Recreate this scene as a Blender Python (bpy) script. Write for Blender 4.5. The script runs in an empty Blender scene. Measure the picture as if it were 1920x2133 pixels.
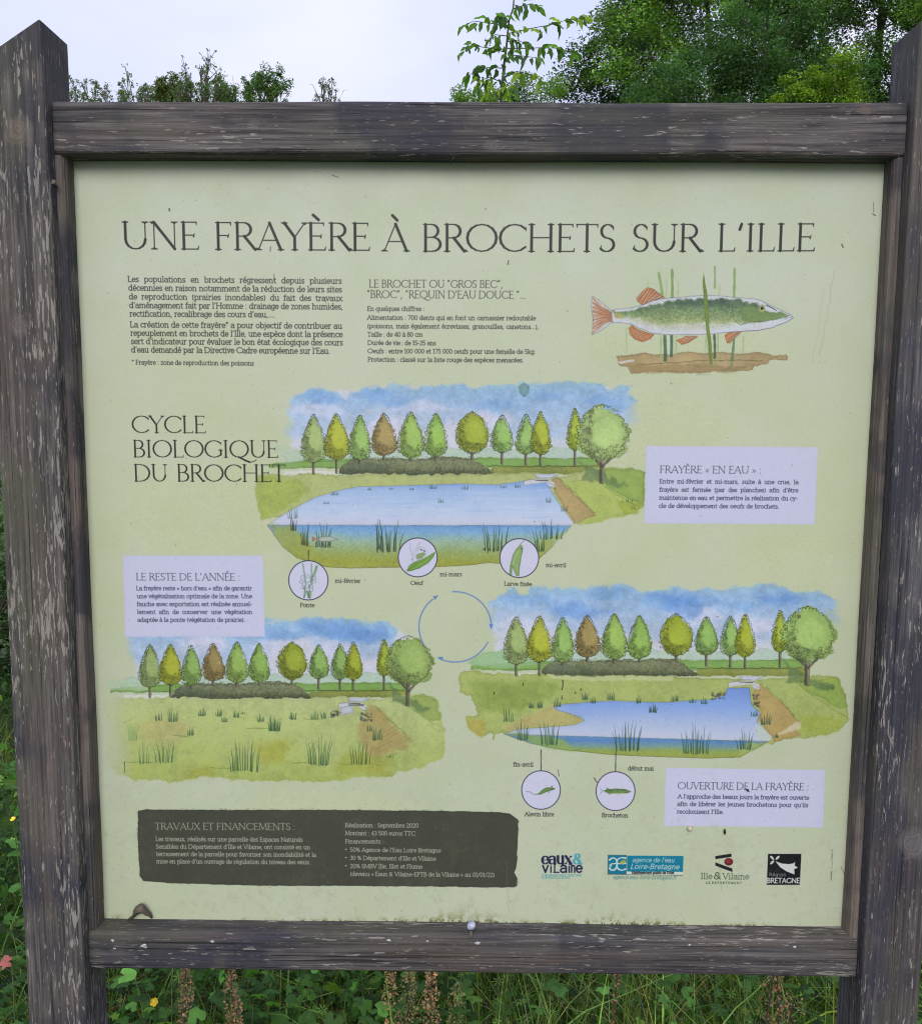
import bpy, bmesh, math, random
import numpy as np
from mathutils import Vector, Matrix

# ---------------------------------------------------------------- camera, sky, sun, exposure
scene = bpy.context.scene
rad = math.radians
cd = bpy.data.cameras.new('camera'); cam = bpy.data.objects.new('camera', cd); scene.collection.objects.link(cam)
cd.sensor_fit = 'HORIZONTAL'; cd.sensor_width = 36; cd.lens = 34.67; cd.clip_start = .02; cd.clip_end = 2000
P_, Y_, R_ = rad(-6.41), rad(-.57), rad(.33)
fwd = Vector((math.sin(Y_)*math.cos(P_), math.cos(Y_)*math.cos(P_), math.sin(P_)))
r0 = Vector((math.cos(Y_), -math.sin(Y_), 0)); u0 = r0.cross(fwd)
rt = r0*math.cos(R_)+u0*math.sin(R_); up = -r0*math.sin(R_)+u0*math.cos(R_)
cam.matrix_world = Matrix(((rt.x, up.x, -fwd.x, -.0073), (rt.y, up.y, -fwd.y, -1.362), (rt.z, up.z, -fwd.z, 1.6), (0, 0, 0, 1)))
scene.camera = cam

SUN_EL, SUN_AZ = 31, 184                  # bright veil of cloud behind the photographer's back
w = bpy.data.worlds.new('World'); scene.world = w; w.use_nodes = True
nt = w.node_tree; nt.nodes.clear(); N = nt.nodes.new; L = nt.links.new
out = N('ShaderNodeOutputWorld'); bg = N('ShaderNodeBackground'); bg.inputs['Strength'].default_value = .1
sky = N('ShaderNodeTexSky'); sky.sky_type = 'NISHITA'; sky.sun_disc = False
sky.sun_elevation = rad(SUN_EL); sky.sun_rotation = rad(SUN_AZ); sky.dust_density = 3; sky.air_density = 1.2
tc = N('ShaderNodeTexCoord'); mp = N('ShaderNodeMapping'); mp.inputs['Scale'].default_value = (1, 1, 2.6)
ns = N('ShaderNodeTexNoise'); ns.inputs['Scale'].default_value = 1.5; ns.inputs['Detail'].default_value = 5; ns.inputs['Roughness'].default_value = .5
cr = N('ShaderNodeValToRGB'); cr.color_ramp.elements[0].position = .38; cr.color_ramp.elements[1].position = .62
CL = 6.0
cr.color_ramp.elements[0].color = (.70*CL, .77*CL, 1.16*CL, 1); cr.color_ramp.elements[1].color = (1.02*CL, 1.03*CL, 1.28*CL, 1)
sep = N('ShaderNodeSeparateXYZ'); ov = N('ShaderNodeMapRange')      # an overcast sky is brightest overhead
ov.inputs[1].default_value = 0; ov.inputs[2].default_value = 1; ov.inputs[3].default_value = .75; ov.inputs[4].default_value = 1.6
mul = N('ShaderNodeVectorMath'); mul.operation = 'SCALE'
mx = N('ShaderNodeMix'); mx.data_type = 'RGBA'; mx.inputs[0].default_value = .85
L(tc.outputs['Generated'], mp.inputs[0]); L(mp.outputs[0], ns.inputs['Vector']); L(ns.outputs['Fac'], cr.inputs[0])
L(tc.outputs['Generated'], sep.inputs[0]); L(sep.outputs[2], ov.inputs[0]); L(cr.outputs[0], mul.inputs[0]); L(ov.outputs[0], mul.inputs['Scale'])
L(sky.outputs[0], mx.inputs[6]); L(mul.outputs[0], mx.inputs[7]); L(mx.outputs[2], bg.inputs[0]); L(bg.outputs[0], out.inputs[0])

sl = bpy.data.lights.new('sun', 'SUN'); sl.energy = 1.5; sl.angle = rad(32); sl.color = (1, .97, .92)
so = bpy.data.objects.new('sun', sl); scene.collection.objects.link(so)
sd = Vector((math.sin(rad(SUN_AZ))*math.cos(rad(SUN_EL)), math.cos(rad(SUN_AZ))*math.cos(rad(SUN_EL)), math.sin(rad(SUN_EL))))
so.rotation_euler = sd.to_track_quat('Z', 'Y').to_euler()
vs = scene.view_settings; vs.view_transform = 'Standard'; vs.look = 'None'; vs.gamma = 1; vs.exposure = .62; vs.use_curve_mapping = False
scene.cycles.filter_width = 1.05; scene.cycles.max_bounces = 6; scene.cycles.transparent_max_bounces = 8

# ---------------------------------------------------------------- helpers
C = scene.collection
random.seed(5); R = np.random.default_rng(11)
def tag(o, label=None, cat=None, group=None, kind=None):
    for k, v in (('label', label), ('category', cat), ('group', group), ('kind', kind)):
        if v: o[k] = v
    return o
def empty(name, loc=(0, 0, 0)):
    o = bpy.data.objects.new(name, None); C.objects.link(o); o.location = loc; o.empty_display_size = .05; return o
def mesh_obj(name, V, F, mat, parent=None, smooth=False, col=None, uv=None):
    """V (n, 3), F: list of faces or an (m, k) array; col: per-vertex colour"""
    me = bpy.data.meshes.new(name)
    V = np.asarray(V, np.float32)
    if isinstance(F, np.ndarray):
        m, k = F.shape
        me.vertices.add(len(V)); me.vertices.foreach_set('co', V.ravel())
        me.loops.add(m*k); me.loops.foreach_set('vertex_index', F.astype(np.int32).ravel())
        me.polygons.add(m); me.polygons.foreach_set('loop_start', np.arange(0, m*k, k, dtype=np.int32)); me.polygons.foreach_set('loop_total', np.full(m, k, np.int32))
        me.update(calc_edges=True)
    else:
        me.from_pydata([tuple(v) for v in V.tolist()], [], [tuple(f) for f in F])
    if smooth: me.polygons.foreach_set('use_smooth', np.ones(len(me.polygons), bool))
    if col is not None:
        a = me.color_attributes.new('tint', 'FLOAT_COLOR', 'POINT')
        a.data.foreach_set('color', np.concatenate([col, np.ones((len(col), 1))], 1).astype(np.float32).ravel())
    me.materials.append(mat)
    o = bpy.data.objects.new(name, me); C.objects.link(o)
    if parent: o.parent = parent
    return o

def newmat(name, rough=.8):
    m = bpy.data.materials.new(name); m.use_nodes = True
    b = m.node_tree.nodes['Principled BSDF']; b.inputs['Roughness'].default_value = rough
    return m, m.node_tree, b
def noise(nt, vec, scale, detail=4, rough=.55, dist=0.):
    n = nt.nodes.new('ShaderNodeTexNoise'); n.inputs['Scale'].default_value = scale; n.inputs['Detail'].default_value = detail; n.inputs['Roughness'].default_value = rough
    n.inputs['Distortion'].default_value = dist
    nt.links.new(vec, n.inputs['Vector']); return n.outputs['Fac']
def ramp(nt, f, stops, interp='LINEAR'):
    r = nt.nodes.new('ShaderNodeValToRGB'); e = r.color_ramp.elements; r.color_ramp.interpolation = interp
    for i, (p, c) in enumerate(stops):
        q = e[i] if i < 2 else e.new(p)
        q.position = p; q.color = (*c, 1) if isinstance(c, tuple) else (c, c, c, 1)
    nt.links.new(f, r.inputs[0]); return r.outputs[0]
def mix(nt, f, a, b, mode='MIX'):
    m = nt.nodes.new('ShaderNodeMix'); m.data_type = 'RGBA'; m.blend_type = mode
    for sock, v in ((0, f), (6, a), (7, b)):
        if isinstance(v, (float, int)): m.inputs[sock].default_value = v
        elif isinstance(v, tuple): m.inputs[sock].default_value = (*v, 1)
        else: nt.links.new(v, m.inputs[sock])
    return m.outputs[2]
def math_(nt, op, a, b=0.):
    m = nt.nodes.new('ShaderNodeMath'); m.operation = op
    for i, v in enumerate((a, b)):
        if isinstance(v, (float, int)): m.inputs[i].default_value = v
        else: nt.links.new(v, m.inputs[i])
    return m.outputs[0]

def wood(name, axis, base=(.032, .030, .032), mid=(.112, .102, .096), fleck=(.25, .225, .20), amount=.5, seed=0., warmth=(.095, .074, .060), knots=()):
    """stained timber gone grey: dark stain, long grain, pale flecks where the stain has lifted off along the grain"""
    m, nt, b = newmat(name, .78)
    tc = nt.nodes.new('ShaderNodeTexCoord')
    def mapped(sa, sc, off=0.):
        mp = nt.nodes.new('ShaderNodeMapping')
        mp.inputs['Scale'].default_value = (sa, sc, sc) if axis == 'X' else (sc, sc, sa)
        mp.inputs['Location'].default_value = (seed+off, seed*2.3+off, seed*.7+off)
        nt.links.new(tc.outputs['Object'], mp.inputs[0]); return mp.outputs[0]
    # growth figure: grain lines that wander round knots
    grain = noise(nt, mapped(5, 170), 1, 6, .7, .5)
    figure = noise(nt, mapped(2.2, 34, 31), 1, 3, .5, 1.4)
    broad = noise(nt, mapped(7, 6, 3), 1, 3, .55)
    c = mix(nt, ramp(nt, grain, [(.40, 0.), (.60, 1.)]), base, mid)
    c = mix(nt, .8, c, mix(nt, 1., c, ramp(nt, figure, [(.35, .62), (.5, 1.12), (.65, .8)]), 'MULTIPLY'))
    c = mix(nt, math_(nt, 'MULTIPLY', ramp(nt, broad, [(.48, 0.), (.56, 1.)]), .8), c, (.027, .027, .040))      # blue-black mould patches
    c = mix(nt, math_(nt, 'MULTIPLY', ramp(nt, noise(nt, mapped(3, 22, 9), 1, 4), [(.46, 0.), (.68, 1.)]), .6), c, warmth)
    longg = noise(nt, mapped(1.1, 320, 41), 1, 3, .6)
    c = mix(nt, .85, c, mix(nt, 1., c, ramp(nt, longg, [(.34, .62), (.5, 1.), (.64, 1.28)]), 'MULTIPLY'))
    c = mix(nt, math_(nt, 'MULTIPLY', ramp(nt, noise(nt, mapped(4, 12, 51), 1, 4), [(.52, 0.), (.7, 1.)]), .5), c, (.075, .080, .045))
    f1 = noise(nt, mapped(34, 260, 5), 1, 3, .6, .3); f2 = noise(nt, mapped(60, 380, 8), 1, 3, .6)
    where = noise(nt, mapped(3.2, 15, 14), 1, 4, .65)
    th = math_(nt, 'ADD', math_(nt, 'MULTIPLY', where, -.72), 1.05-amount*.09)          # flecks crowd where the stain is weakest
    fl = math_(nt, 'MULTIPLY', math_(nt, 'SUBTRACT', f1, th), 30.); fl = math_(nt, 'MINIMUM', math_(nt, 'MAXIMUM', fl, 0.), 1.)
    fl2 = math_(nt, 'MULTIPLY', ramp(nt, f2, [(.63, 0.), (.68, 1.)]), .6)
    fl = math_(nt, 'MAXIMUM', fl, fl2)
    fc = mix(nt, noise(nt, mapped(20, 60, 2), 1, 2), tuple(x*.66 for x in fleck), tuple(min(1, x*1.34) for x in fleck))
    c = mix(nt, math_(nt, 'MULTIPLY', fl, .78), c, fc)
    crack = ramp(nt, noise(nt, mapped(2.6, 240, 21), 1, 2, .5), [(.29, 1.), (.335, 0.)])
    c = mix(nt, math_(nt, 'MULTIPLY', crack, .85), c, (.012, .011, .012))
    # knots: rings squeezed round a brown heart
    ring = None
    for kx, kz, kr, st, kc in knots:
        sx = nt.nodes.new('ShaderNodeMapping'); sx.vector_type = 'POINT'
        sc_ = (1/(kr*st), 0, 1/kr) if axis == 'X' else (1/kr, 0, 1/(kr*st))
        sx.inputs['Scale'].default_value = sc_; sx.inputs['Location'].default_value = (-kx*sc_[0], 0, -kz*sc_[2])
        nt.links.new(tc.outputs['Object'], sx.inputs[0])
        wob = nt.nodes.new('ShaderNodeVectorMath'); wob.operation = 'ADD'
        nn = nt.nodes.new('ShaderNodeTexNoise'); nn.inputs['Scale'].default_value = 60; nn.inputs['Detail'].default_value = 4; nt.links.new(tc.outputs['Object'], nn.inputs['Vector'])
        nt.links.new(sx.outputs[0], wob.inputs[0]); nt.links.new(nn.outputs['Color'], wob.inputs[1])
        off = nt.nodes.new('ShaderNodeVectorMath'); off.operation = 'SUBTRACT'; off.inputs[1].default_value = (.5, .5, .5); nt.links.new(wob.outputs[0], off.inputs[0])
        ln = nt.nodes.new('ShaderNodeVectorMath'); ln.operation = 'LENGTH'; nt.links.new(off.outputs[0], ln.inputs[0]); d = ln.outputs['Value']
        inside = ramp(nt, d, [(.55, 1.), (1., 0.)])
        rings = math_(nt, 'ADD', math_(nt, 'MULTIPLY', math_(nt, 'SINE', math_(nt, 'MULTIPLY', d, 22.)), .5), .5)
        kcol = mix(nt, math_(nt, 'MULTIPLY', rings, .45), kc, tuple(x*.4 for x in kc))
        c = mix(nt, math_(nt, 'MULTIPLY', math_(nt, 'MULTIPLY', inside, noise(nt, mapped(9, 60, 4), 1, 3)), 1.1), c, kcol)
    nt.links.new(c, b.inputs['Base Color'])
    h = math_(nt, 'ADD', math_(nt, 'MULTIPLY', grain, .7), math_(nt, 'MULTIPLY', fl, -.3)); h = math_(nt, 'SUBTRACT', h, crack)
    bp = nt.nodes.new('ShaderNodeBump'); bp.inputs['Strength'].default_value = .7; bp.inputs['Distance'].default_value = .0018
    nt.links.new(h, bp.inputs['Height']); nt.links.new(bp.outputs[0], b.inputs['Normal'])
    b.inputs['Specular IOR Level'].default_value = .3
    return m

def leafmat(name, trans=.35, rough=.5, hue=None, spec=.35):
    """leaf colour comes from the 'tint' attribute (each leaf its own green); light passes through"""
    m = bpy.data.materials.new(name); m.use_nodes = True; nt = m.node_tree; nt.nodes.clear()
    o = nt.nodes.new('ShaderNodeOutputMaterial'); a = nt.nodes.new('ShaderNodeAttribute'); a.attribute_name = 'tint'
    geo = nt.nodes.new('ShaderNodeNewGeometry')
    c = a.outputs['Color']
    tc = nt.nodes.new('ShaderNodeTexCoord')
    c = mix(nt, .5, c, mix(nt, 1., c, ramp(nt, noise(nt, tc.outputs['Object'], 40, 3), [(.3, .55), (.7, 1.4)]), 'MULTIPLY'))
    p = nt.nodes.new('ShaderNodeBsdfPrincipled'); p.inputs['Roughness'].default_value = rough; p.inputs['Specular IOR Level'].default_value = spec
    t = nt.nodes.new('ShaderNodeBsdfTranslucent'); ms = nt.nodes.new('ShaderNodeMixShader'); ms.inputs[0].default_value = trans
    nt.links.new(c, p.inputs['Base Color']); nt.links.new(mix(nt, 1., c, (1.5, 1.9, .6), 'MULTIPLY'), t.inputs['Color'])
    nt.links.new(p.outputs[0], ms.inputs[1]); nt.links.new(t.outputs[0], ms.inputs[2]); nt.links.new(ms.outputs[0], o.inputs[0])
    return m

def tube(pts, radii, n=7):
    """tapered tube along pts; returns V, F"""
    pts = np.asarray(pts, float); V = []; F = []
    for i, p in enumerate(pts):
        d = pts[min(i+1, len(pts)-1)]-pts[max(i-1, 0)]; d = d/(np.linalg.norm(d)+1e-9)
        a = np.cross(d, (0, 0, 1) if abs(d[2]) < .9 else (1, 0, 0)); a /= np.linalg.norm(a); b = np.cross(d, a)
        for k in range(n):
            t = 2*np.pi*k/n; V.append(p+(a*np.cos(t)+b*np.sin(t))*radii[i])
    for i in range(len(pts)-1):
        for k in range(n):
            F.append((i*n+k, i*n+(k+1) % n, (i+1)*n+(k+1) % n, (i+1)*n+k))
    F.append(tuple(range(n-1, -1, -1))); F.append(tuple((len(pts)-1)*n+k for k in range(n)))
    return V, F
def join(parts):
    V = []; F = []
    for v, f in parts:
        o = len(V); V += list(v); F += [tuple(i+o for i in q) for q in f]
    return V, F

PRINT_GAIN = .76
# ================================================================ setting: the ground
gm, gnt, gb = newmat('meadow_soil', .95)
tcg = gnt.nodes.new('ShaderNodeTexCoord')
gnt.links.new(mix(gnt, ramp(gnt, noise(gnt, tcg.outputs['Object'], 1.3, 6), [(.35, 0.), (.65, 1.)]), (.03, .05, .014), (.06, .095, .025)), gb.inputs['Base Color'])
n = 90
q = np.linspace(-1, 1, n); q = np.sign(q)*np.abs(q)**2.6*450
GX, GY = np.meshgrid(q, q); GZ = .03*np.sin(GX*1.1+1)*np.cos(GY*.9)*(np.hypot(GX, GY) > .8)
GZ -= .02
idx = np.arange(n*n).reshape(n, n)
tag(mesh_obj('ground', np.stack([GX.ravel(), GY.ravel(), GZ.ravel()], 1), np.stack([idx[:-1, :-1], idx[:-1, 1:], idx[1:, 1:], idx[1:, :-1]], -1).reshape(-1, 4), gm, smooth=True), kind='structure')

# ================================================================ the information board
W_POST = wood('weathered_post_wood', 'Z', amount=1.05, seed=1.7, knots=((-.652, 1.995, .021, 1.1, (.16, .13, .105)), (-.664, 1.722, .016, 1.2, (.16, .13, .12))))
W_POST2 = wood('weathered_post_wood_blue', 'Z', base=(.030, .029, .036), mid=(.088, .083, .090), amount=.42, seed=5.1, knots=((.676, .945, .024, 1.3, (.17, .15, .155)), (.668, 1.72, .012, 2.2, (.15, .14, .16))))
W_RAIL = wood('weathered_rail_wood', 'X', base=(.034, .032, .035), mid=(.110, .098, .095), amount=.45, seed=2.9, knots=((.02, 1.981, .008, 2.2, (.13, .11, .11)), (-.32, 2.01, .006, 2.0, (.12, .10, .10)), (.552, 2.029, .007, 1.5, (.15, .11, .09))))
W_RAIL2 = wood('weathered_low_rail_wood', 'X', base=(.032, .030, .034), mid=(.094, .085, .084), amount=.8, seed=7.7)
W_BAT = wood('brown_batten_wood', 'Z', base=(.070, .060, .056), mid=(.155, .132, .118), fleck=(.26, .21, .17), amount=.0, seed=3.3, warmth=(.15, .11, .085))

board = tag(empty('information_board', (0, 0, 0)), 'weathered wooden information board showing the pike spawning ground panel with three watercolour ponds', 'information board')

def beam(name, prof, axis, a0, a1, mat, parent=board, n=28, jit=.0007, cut=None):
    """extrude a closed profile (list of 2-D points, y first) along an axis with hand-sawn unevenness; cut(u) trims the far end"""
    k = len(prof); V = []
    rr = random.Random(sum(map(ord, name))+int(abs(a0)*1000))
    ph = [rr.uniform(0, 6) for _ in range(4)]
    for i in range(n+1):
        t = a0+(a1-a0)*i/n
        for j, (u, v) in enumerate(prof):
            dv = jit*(math.sin(t*9+ph[0]+j*.35)+.6*math.sin(t*23+ph[1]+j*.8)); du = jit*(math.sin(t*11+ph[2]+j*.5)+.5*math.sin(t*31+ph[3]))
            tt = t
            if cut is not None and t > a0+(a1-a0)*.9: tt = a0+(a1-a0)*.9+(cut(v)-(a0+(a1-a0)*.9))*((t-(a0+(a1-a0)*.9))/((a1-a0)*.1))
            V.append((tt, u+du, v+dv) if axis == 'X' else (v+dv, u+du, tt))
    F = [(i*k+j, i*k+(j+1) % k, (i+1)*k+(j+1) % k, (i+1)*k+j) for i in range(n) for j in range(k)]
    F += [tuple(range(k-1, -1, -1)), tuple(n*k+j for j in range(k))]
    o = mesh_obj(name, V, F, mat, parent)
    bm = bmesh.new(); bm.from_mesh(o.data); bmesh.ops.recalc_face_normals(bm, faces=bm.faces); bm.to_mesh(o.data); bm.free()
    return o
def rounded(y0, y1, v0, v1, r, rf=None, seg=4):
    """profile rectangle y0..y1 (y0 = front) x v0..v1; front corners rounded by rf, back ones by r"""
    rf = rf or r; P = []
    for cy, cv, a0, rr in ((y1-r, v0+r, 0, r), (y1-r, v1-r, 90, r), (y0+rf, v1-rf, 180, rf), (y0+rf, v0+rf, 270, rf)):
        pass
    def corner(cy, cv, a0, a1, rr):
        for i in range(seg+1):
            a = rad(a0+(a1-a0)*i/seg); P.append((cy+rr*math.cos(a), cv+rr*math.sin(a)))
    corner(y1-r, v0+r, -90, 0, r); corner(y1-r, v1-r, 0, 90, r); corner(y0+rf, v1-rf, 90, 180, rf); corner(y0+rf, v0+rf, 180, 270, rf)
    return P
# posts: tops sawn to one slope, falling outward
cutL = lambda x: 2.143-max(0, -.6145-x)*.63+min(0, -.6145-x)*.5
cutR = lambda x: 2.143-max(0, x-.6145)*.63+min(0, x-.6145)*.5
beam('post', rounded(-.058, .026, -.703, -.611, .003, .004), 'Z', -.12, 2.143, W_POST, n=60, cut=cutL, jit=.0005)
beam('post', rounded(-.058, .026, .611, .703, .003, .004), 'Z', -.12, 2.143, W_POST2, n=60, cut=cutR, jit=.0005)
# rails run from post to post with softened front edges
beam('rail', rounded(-.038, .022, 1.968, 2.0420, .003, .0075), 'X', -.6105, .6105, W_RAIL, n=60, jit=.0006)
beam('rail', rounded(-.038, .022, .709, .774, .003, .0085), 'X', -.6105, .6105, W_RAIL2, n=60, jit=.0006)
for s, z0 in ((-1, .7745), (1, .7745)):
    prof = [(.0, .5993*s), (-.022, .5995*s), (-.0285, .6008*s), (-.0325, .604*s), (-.034, .6108*s), (.0, .6108*s)]
    bat = beam('batten', prof, 'Z', z0, 1.9675, W_BAT, n=40, jit=.0003)
    sm, snt, sb = newmat('rusty_screw', .5); sb.inputs['Metallic'].default_value = .6; sb.inputs['Base Color'].default_value = (.16, .13, .11, 1)
    hm, hnt, hb = newmat('screw_slot', .9); hb.inputs['Base Color'].default_value = (.006, .005, .005, 1)
    for z in (1.939, 1.652, 1.363, 1.098):
        V = []; F = []
        for ring, (r, d) in enumerate(((.0030, .0), (.0030, .0012), (.0021, .0017), (.0019, .0006))):
            for k in range(12):
                a = 2*math.pi*k/12; V.append((s*(.6018)-s*d*.5, -.0265-d*.9+r*math.cos(a)*.8, z+r*math.sin(a)))
        F = [(i*12+k, i*12+(k+1) % 12, (i+1)*12+(k+1) % 12, (i+1)*12+k) for i in range(3) for k in range(12)]
        F.append(tuple(36+k for k in range(12)))
        sc = mesh_obj('screw', V, F, sm, bat); sc.data.materials.append(hm); sc.data.polygons[-1].material_index = 1
# bent nail near the head of the left batten
V, F = tube([(-.6105, -.03, 1.9235), (-.6100, -.040, 1.9245), (-.6098, -.046, 1.926)], [.0011, .0011, .0011], 6)
V2, F2 = tube([(-.6098, -.046, 1.9258), (-.6098, -.0475, 1.9266)], [.0042, .0040], 10)
mesh_obj('nail', *join([(V, F), (V2, F2)]), sm, board)

# ---------------------------------------------------------------- printed sheet (painted in code with numpy)
TW, TH = 2048, 2038                       # texels across the 1.2 x 1.194 m sheet
_f = 1752.7
_c = np.array([-.0073, -1.362, 1.6])
_p, _y, _r = np.radians([-6.41, -.57, .33])
_fw = np.array([np.sin(_y)*np.cos(_p), np.cos(_y)*np.cos(_p), np.sin(_p)])
_r0 = np.array([np.cos(_y), -np.sin(_y), 0.]); _u0 = np.cross(_r0, _fw)
_rt = np.cos(_r)*_r0+np.sin(_r)*_u0; _up = -np.sin(_r)*_r0+np.cos(_r)*_u0

def sheet(pts):
    """layout coordinates of the artwork -> texel coordinates on the rectangular sheet"""
    p = np.asarray(pts, float).reshape(-1, 2)
    d = _fw+_rt*((p[:, :1]-910)/_f)-_up*((p[:, 1:]-1011)/_f)
    t = -_c[1]/d[:, 1]
    X = _c[0]+t*d[:, 0]; Z = _c[2]+t*d[:, 2]
    return np.stack([(X+.6)/1.2*TW, (1.968-Z)/1.194*TH], 1)

K = 1920/1820.
def fr(x0, y0, w):                        # a reading frame: enlarged detail -> layout coordinates
    s = w/1820.
    return lambda pts: np.stack([(x0+np.asarray(pts, float).reshape(-1, 2)[:, 0]*s)/K, (y0+np.asarray(pts, float).reshape(-1, 2)[:, 1]*s)/K], 1)
SRC = lambda pts: np.asarray(pts, float).reshape(-1, 2)/K
F1 = fr(230, 540, 530); F2 = fr(740, 540, 500); FC = fr(250, 840, 370); FE = fr(1320, 900, 420); FL = fr(230, 1140, 350)
FF = fr(270, 1670, 430); FG = fr(680, 1670, 420); FO = fr(1370, 1580, 370); FM = fr(520, 1070, 360); FN = fr(800, 1070, 420)
FA = fr(1050, 1560, 350); FX = fr(1100, 1750, 340); FY = fr(1430, 1750, 340); FP = fr(500, 770, 460); FQ = fr(940, 770, 460)
FB1 = fr(200, 1270, 400); FB2 = fr(550, 1270, 400); FC1 = fr(950, 1210, 450); FC2 = fr(1350, 1210, 450); FH = fr(1200, 530, 500)

rg = np.random.default_rng(7)
def vnoise(cell, seed, octs=3):
    r = np.random.default_rng(seed); out = np.zeros((TH, TW), np.float32); amp = 1.; tot = 0
    for o in range(octs):
        c = max(cell/(2**o), 2.); gy, gx = int(TH/c)+3, int(TW/c)+3
        g = r.random((gy, gx)).astype(np.float32)
        ys = np.arange(TH)/c; xs = np.arange(TW)/c
        yi = ys.astype(int); xi = xs.astype(int); fy = (ys-yi).astype(np.float32); fx = (xs-xi).astype(np.float32)
        fy = fy*fy*(3-2*fy); fx = fx*fx*(3-2*fx)
        rows = g[yi]*(1-fy)[:, None]+g[yi+1]*fy[:, None]
        out += amp*(rows[:, xi]*(1-fx)+rows[:, xi+1]*fx); tot += amp; amp *= .5
    return out/tot
NA = vnoise(60, 1, 4); NB = vnoise(60, 2, 4); NC = vnoise(14, 3, 3); ND = vnoise(14, 4, 3); NE = vnoise(3.2, 5, 2); NF = vnoise(150, 6, 4)
img = np.zeros((TH, TW, 3), np.float32)

def comp(y0, y1, x0, x1, a, col):
    a = a[..., None]
    img[y0:y1, x0:x1] = img[y0:y1, x0:x1]*(1-a)+np.asarray(col, np.float32)*a

def polysdf(P, X, Y):
    d = np.full(X.shape, 1e9, np.float32); inside = np.zeros(X.shape, bool)
    n = len(P)
    for i in range(n):
        ax, ay = P[i]; bx, by = P[(i+1) % n]
        ex, ey = bx-ax, by-ay; L = ex*ex+ey*ey+1e-9
        t = np.clip(((X-ax)*ex+(Y-ay)*ey)/L, 0, 1)
        dx = X-ax-t*ex; dy = Y-ay-t*ey
        d = np.minimum(d, dx*dx+dy*dy)
        if ay != by:
            c = ((ay > Y) != (by > Y)) & (X < (bx-ax)*(Y-ay)/(by-ay)+ax)
            inside ^= c
    d = np.sqrt(d)
    return np.where(inside, -d, d)

def wash(pts, col, soft=1.5, warp=3., fine=1., edge=.1, var=.12, alpha=1., grad=None, tex=.06, fade=None, raw=False, agrad=None):
    """a watercolour wash: wobbly soft outline, pigment pooling at the rim, granulation. grad = [(t, colour), ...] top to bottom"""
    P = pts if raw else sheet(pts)
    m = 6+soft*2+warp*1.5
    x0, y0 = np.maximum(P.min(0)-m, 0).astype(int); x1, y1 = np.minimum(P.max(0)+m, [TW, TH]).astype(int)
    if x1 <= x0 or y1 <= y0: return
    Y, X = np.mgrid[y0:y1, x0:x1].astype(np.float32)
    s = (slice(y0, y1), slice(x0, x1))
    Xw = X+(NA[s]-.5)*warp*4+(NC[s]-.5)*fine*5; Yw = Y+(NB[s]-.5)*warp*4+(ND[s]-.5)*fine*5
    d = polysdf(P, Xw, Yw)
    a = np.clip(.5-d/(2*soft), 0, 1)
    a = a*a*(3-2*a)
    dens = alpha*(1-var*.5+var*(NB[s]*.8+NC[s]*.2)*1.4)
    if grad is not None:
        t = np.clip((Y-P[:, 1].min())/max(P[:, 1].max()-P[:, 1].min(), 1), 0, 1)+(NA[s]-.5)*.12
        ks = [g[0] for g in grad]
        C = np.stack([np.interp(t, ks, [g[1][k] for g in grad]) for k in range(3)], -1)
    else:
        C = np.broadcast_to(np.array(col, np.float32), X.shape+(3,)).copy()
    C = C*(1-edge*np.exp(-np.abs(d+soft)/2.5))[..., None]*(1+tex*(NE[s]-.5)*2+var*.35*(NC[s]-.5)+var*.35*(NA[s]-.5))[..., None]
    if fade is not None:                    # (x or y, from, to) linear fade of the wash
        ax, f0, f1 = fade
        f0, f1 = (sheet([(f0, 1200)])[0][0], sheet([(f1, 1200)])[0][0]) if ax == 'x' else (sheet([(900, f0)])[0][1], sheet([(900, f1)])[0][1])
        q = X if ax == 'x' else Y
        dens = dens*np.clip((q-f0)/(f1-f0)+(NA[s]-.5)*.5, 0, 1)
    if agrad is not None:
        t = np.clip((Y-P[:, 1].min())/max(P[:, 1].max()-P[:, 1].min(), 1), 0, 1)+(NB[s]-.5)*.7
        dens = dens*np.interp(t, agrad[0], agrad[1])
    a = np.clip(a*dens, 0, 1)[..., None]
    img[s] = img[s]*(1-a)+C*a

def seg(buf, ox, oy, ax, ay, bx, by, wa, wb):
    r = max(wa, wb)/2+1.5
    x0 = int(max(min(ax, bx)-r-ox, 0)); x1 = int(min(max(ax, bx)+r-ox+1, buf.shape[1]))
    y0 = int(max(min(ay, by)-r-oy, 0)); y1 = int(min(max(ay, by)+r-oy+1, buf.shape[0]))
    if x1 <= x0 or y1 <= y0: return
    X = (np.arange(x0, x1, dtype=np.float32)+(ox+.5-ax))[None, :]; Y = (np.arange(y0, y1, dtype=np.float32)+(oy+.5-ay))[:, None]
    ex, ey = bx-ax, by-ay; L = ex*ex+ey*ey+1e-9
    t = np.clip((X*ex+Y*ey)/L, 0, 1)
    d = np.sqrt((X-t*ex)**2+(Y-t*ey)**2)
    c = np.clip(.5+(wa+(wb-wa)*t)/2-d, 0, 1)*np.minimum(1, (wa+(wb-wa)*t))
    v = buf[y0:y1, x0:x1]; np.maximum(v, c, out=v)

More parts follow.
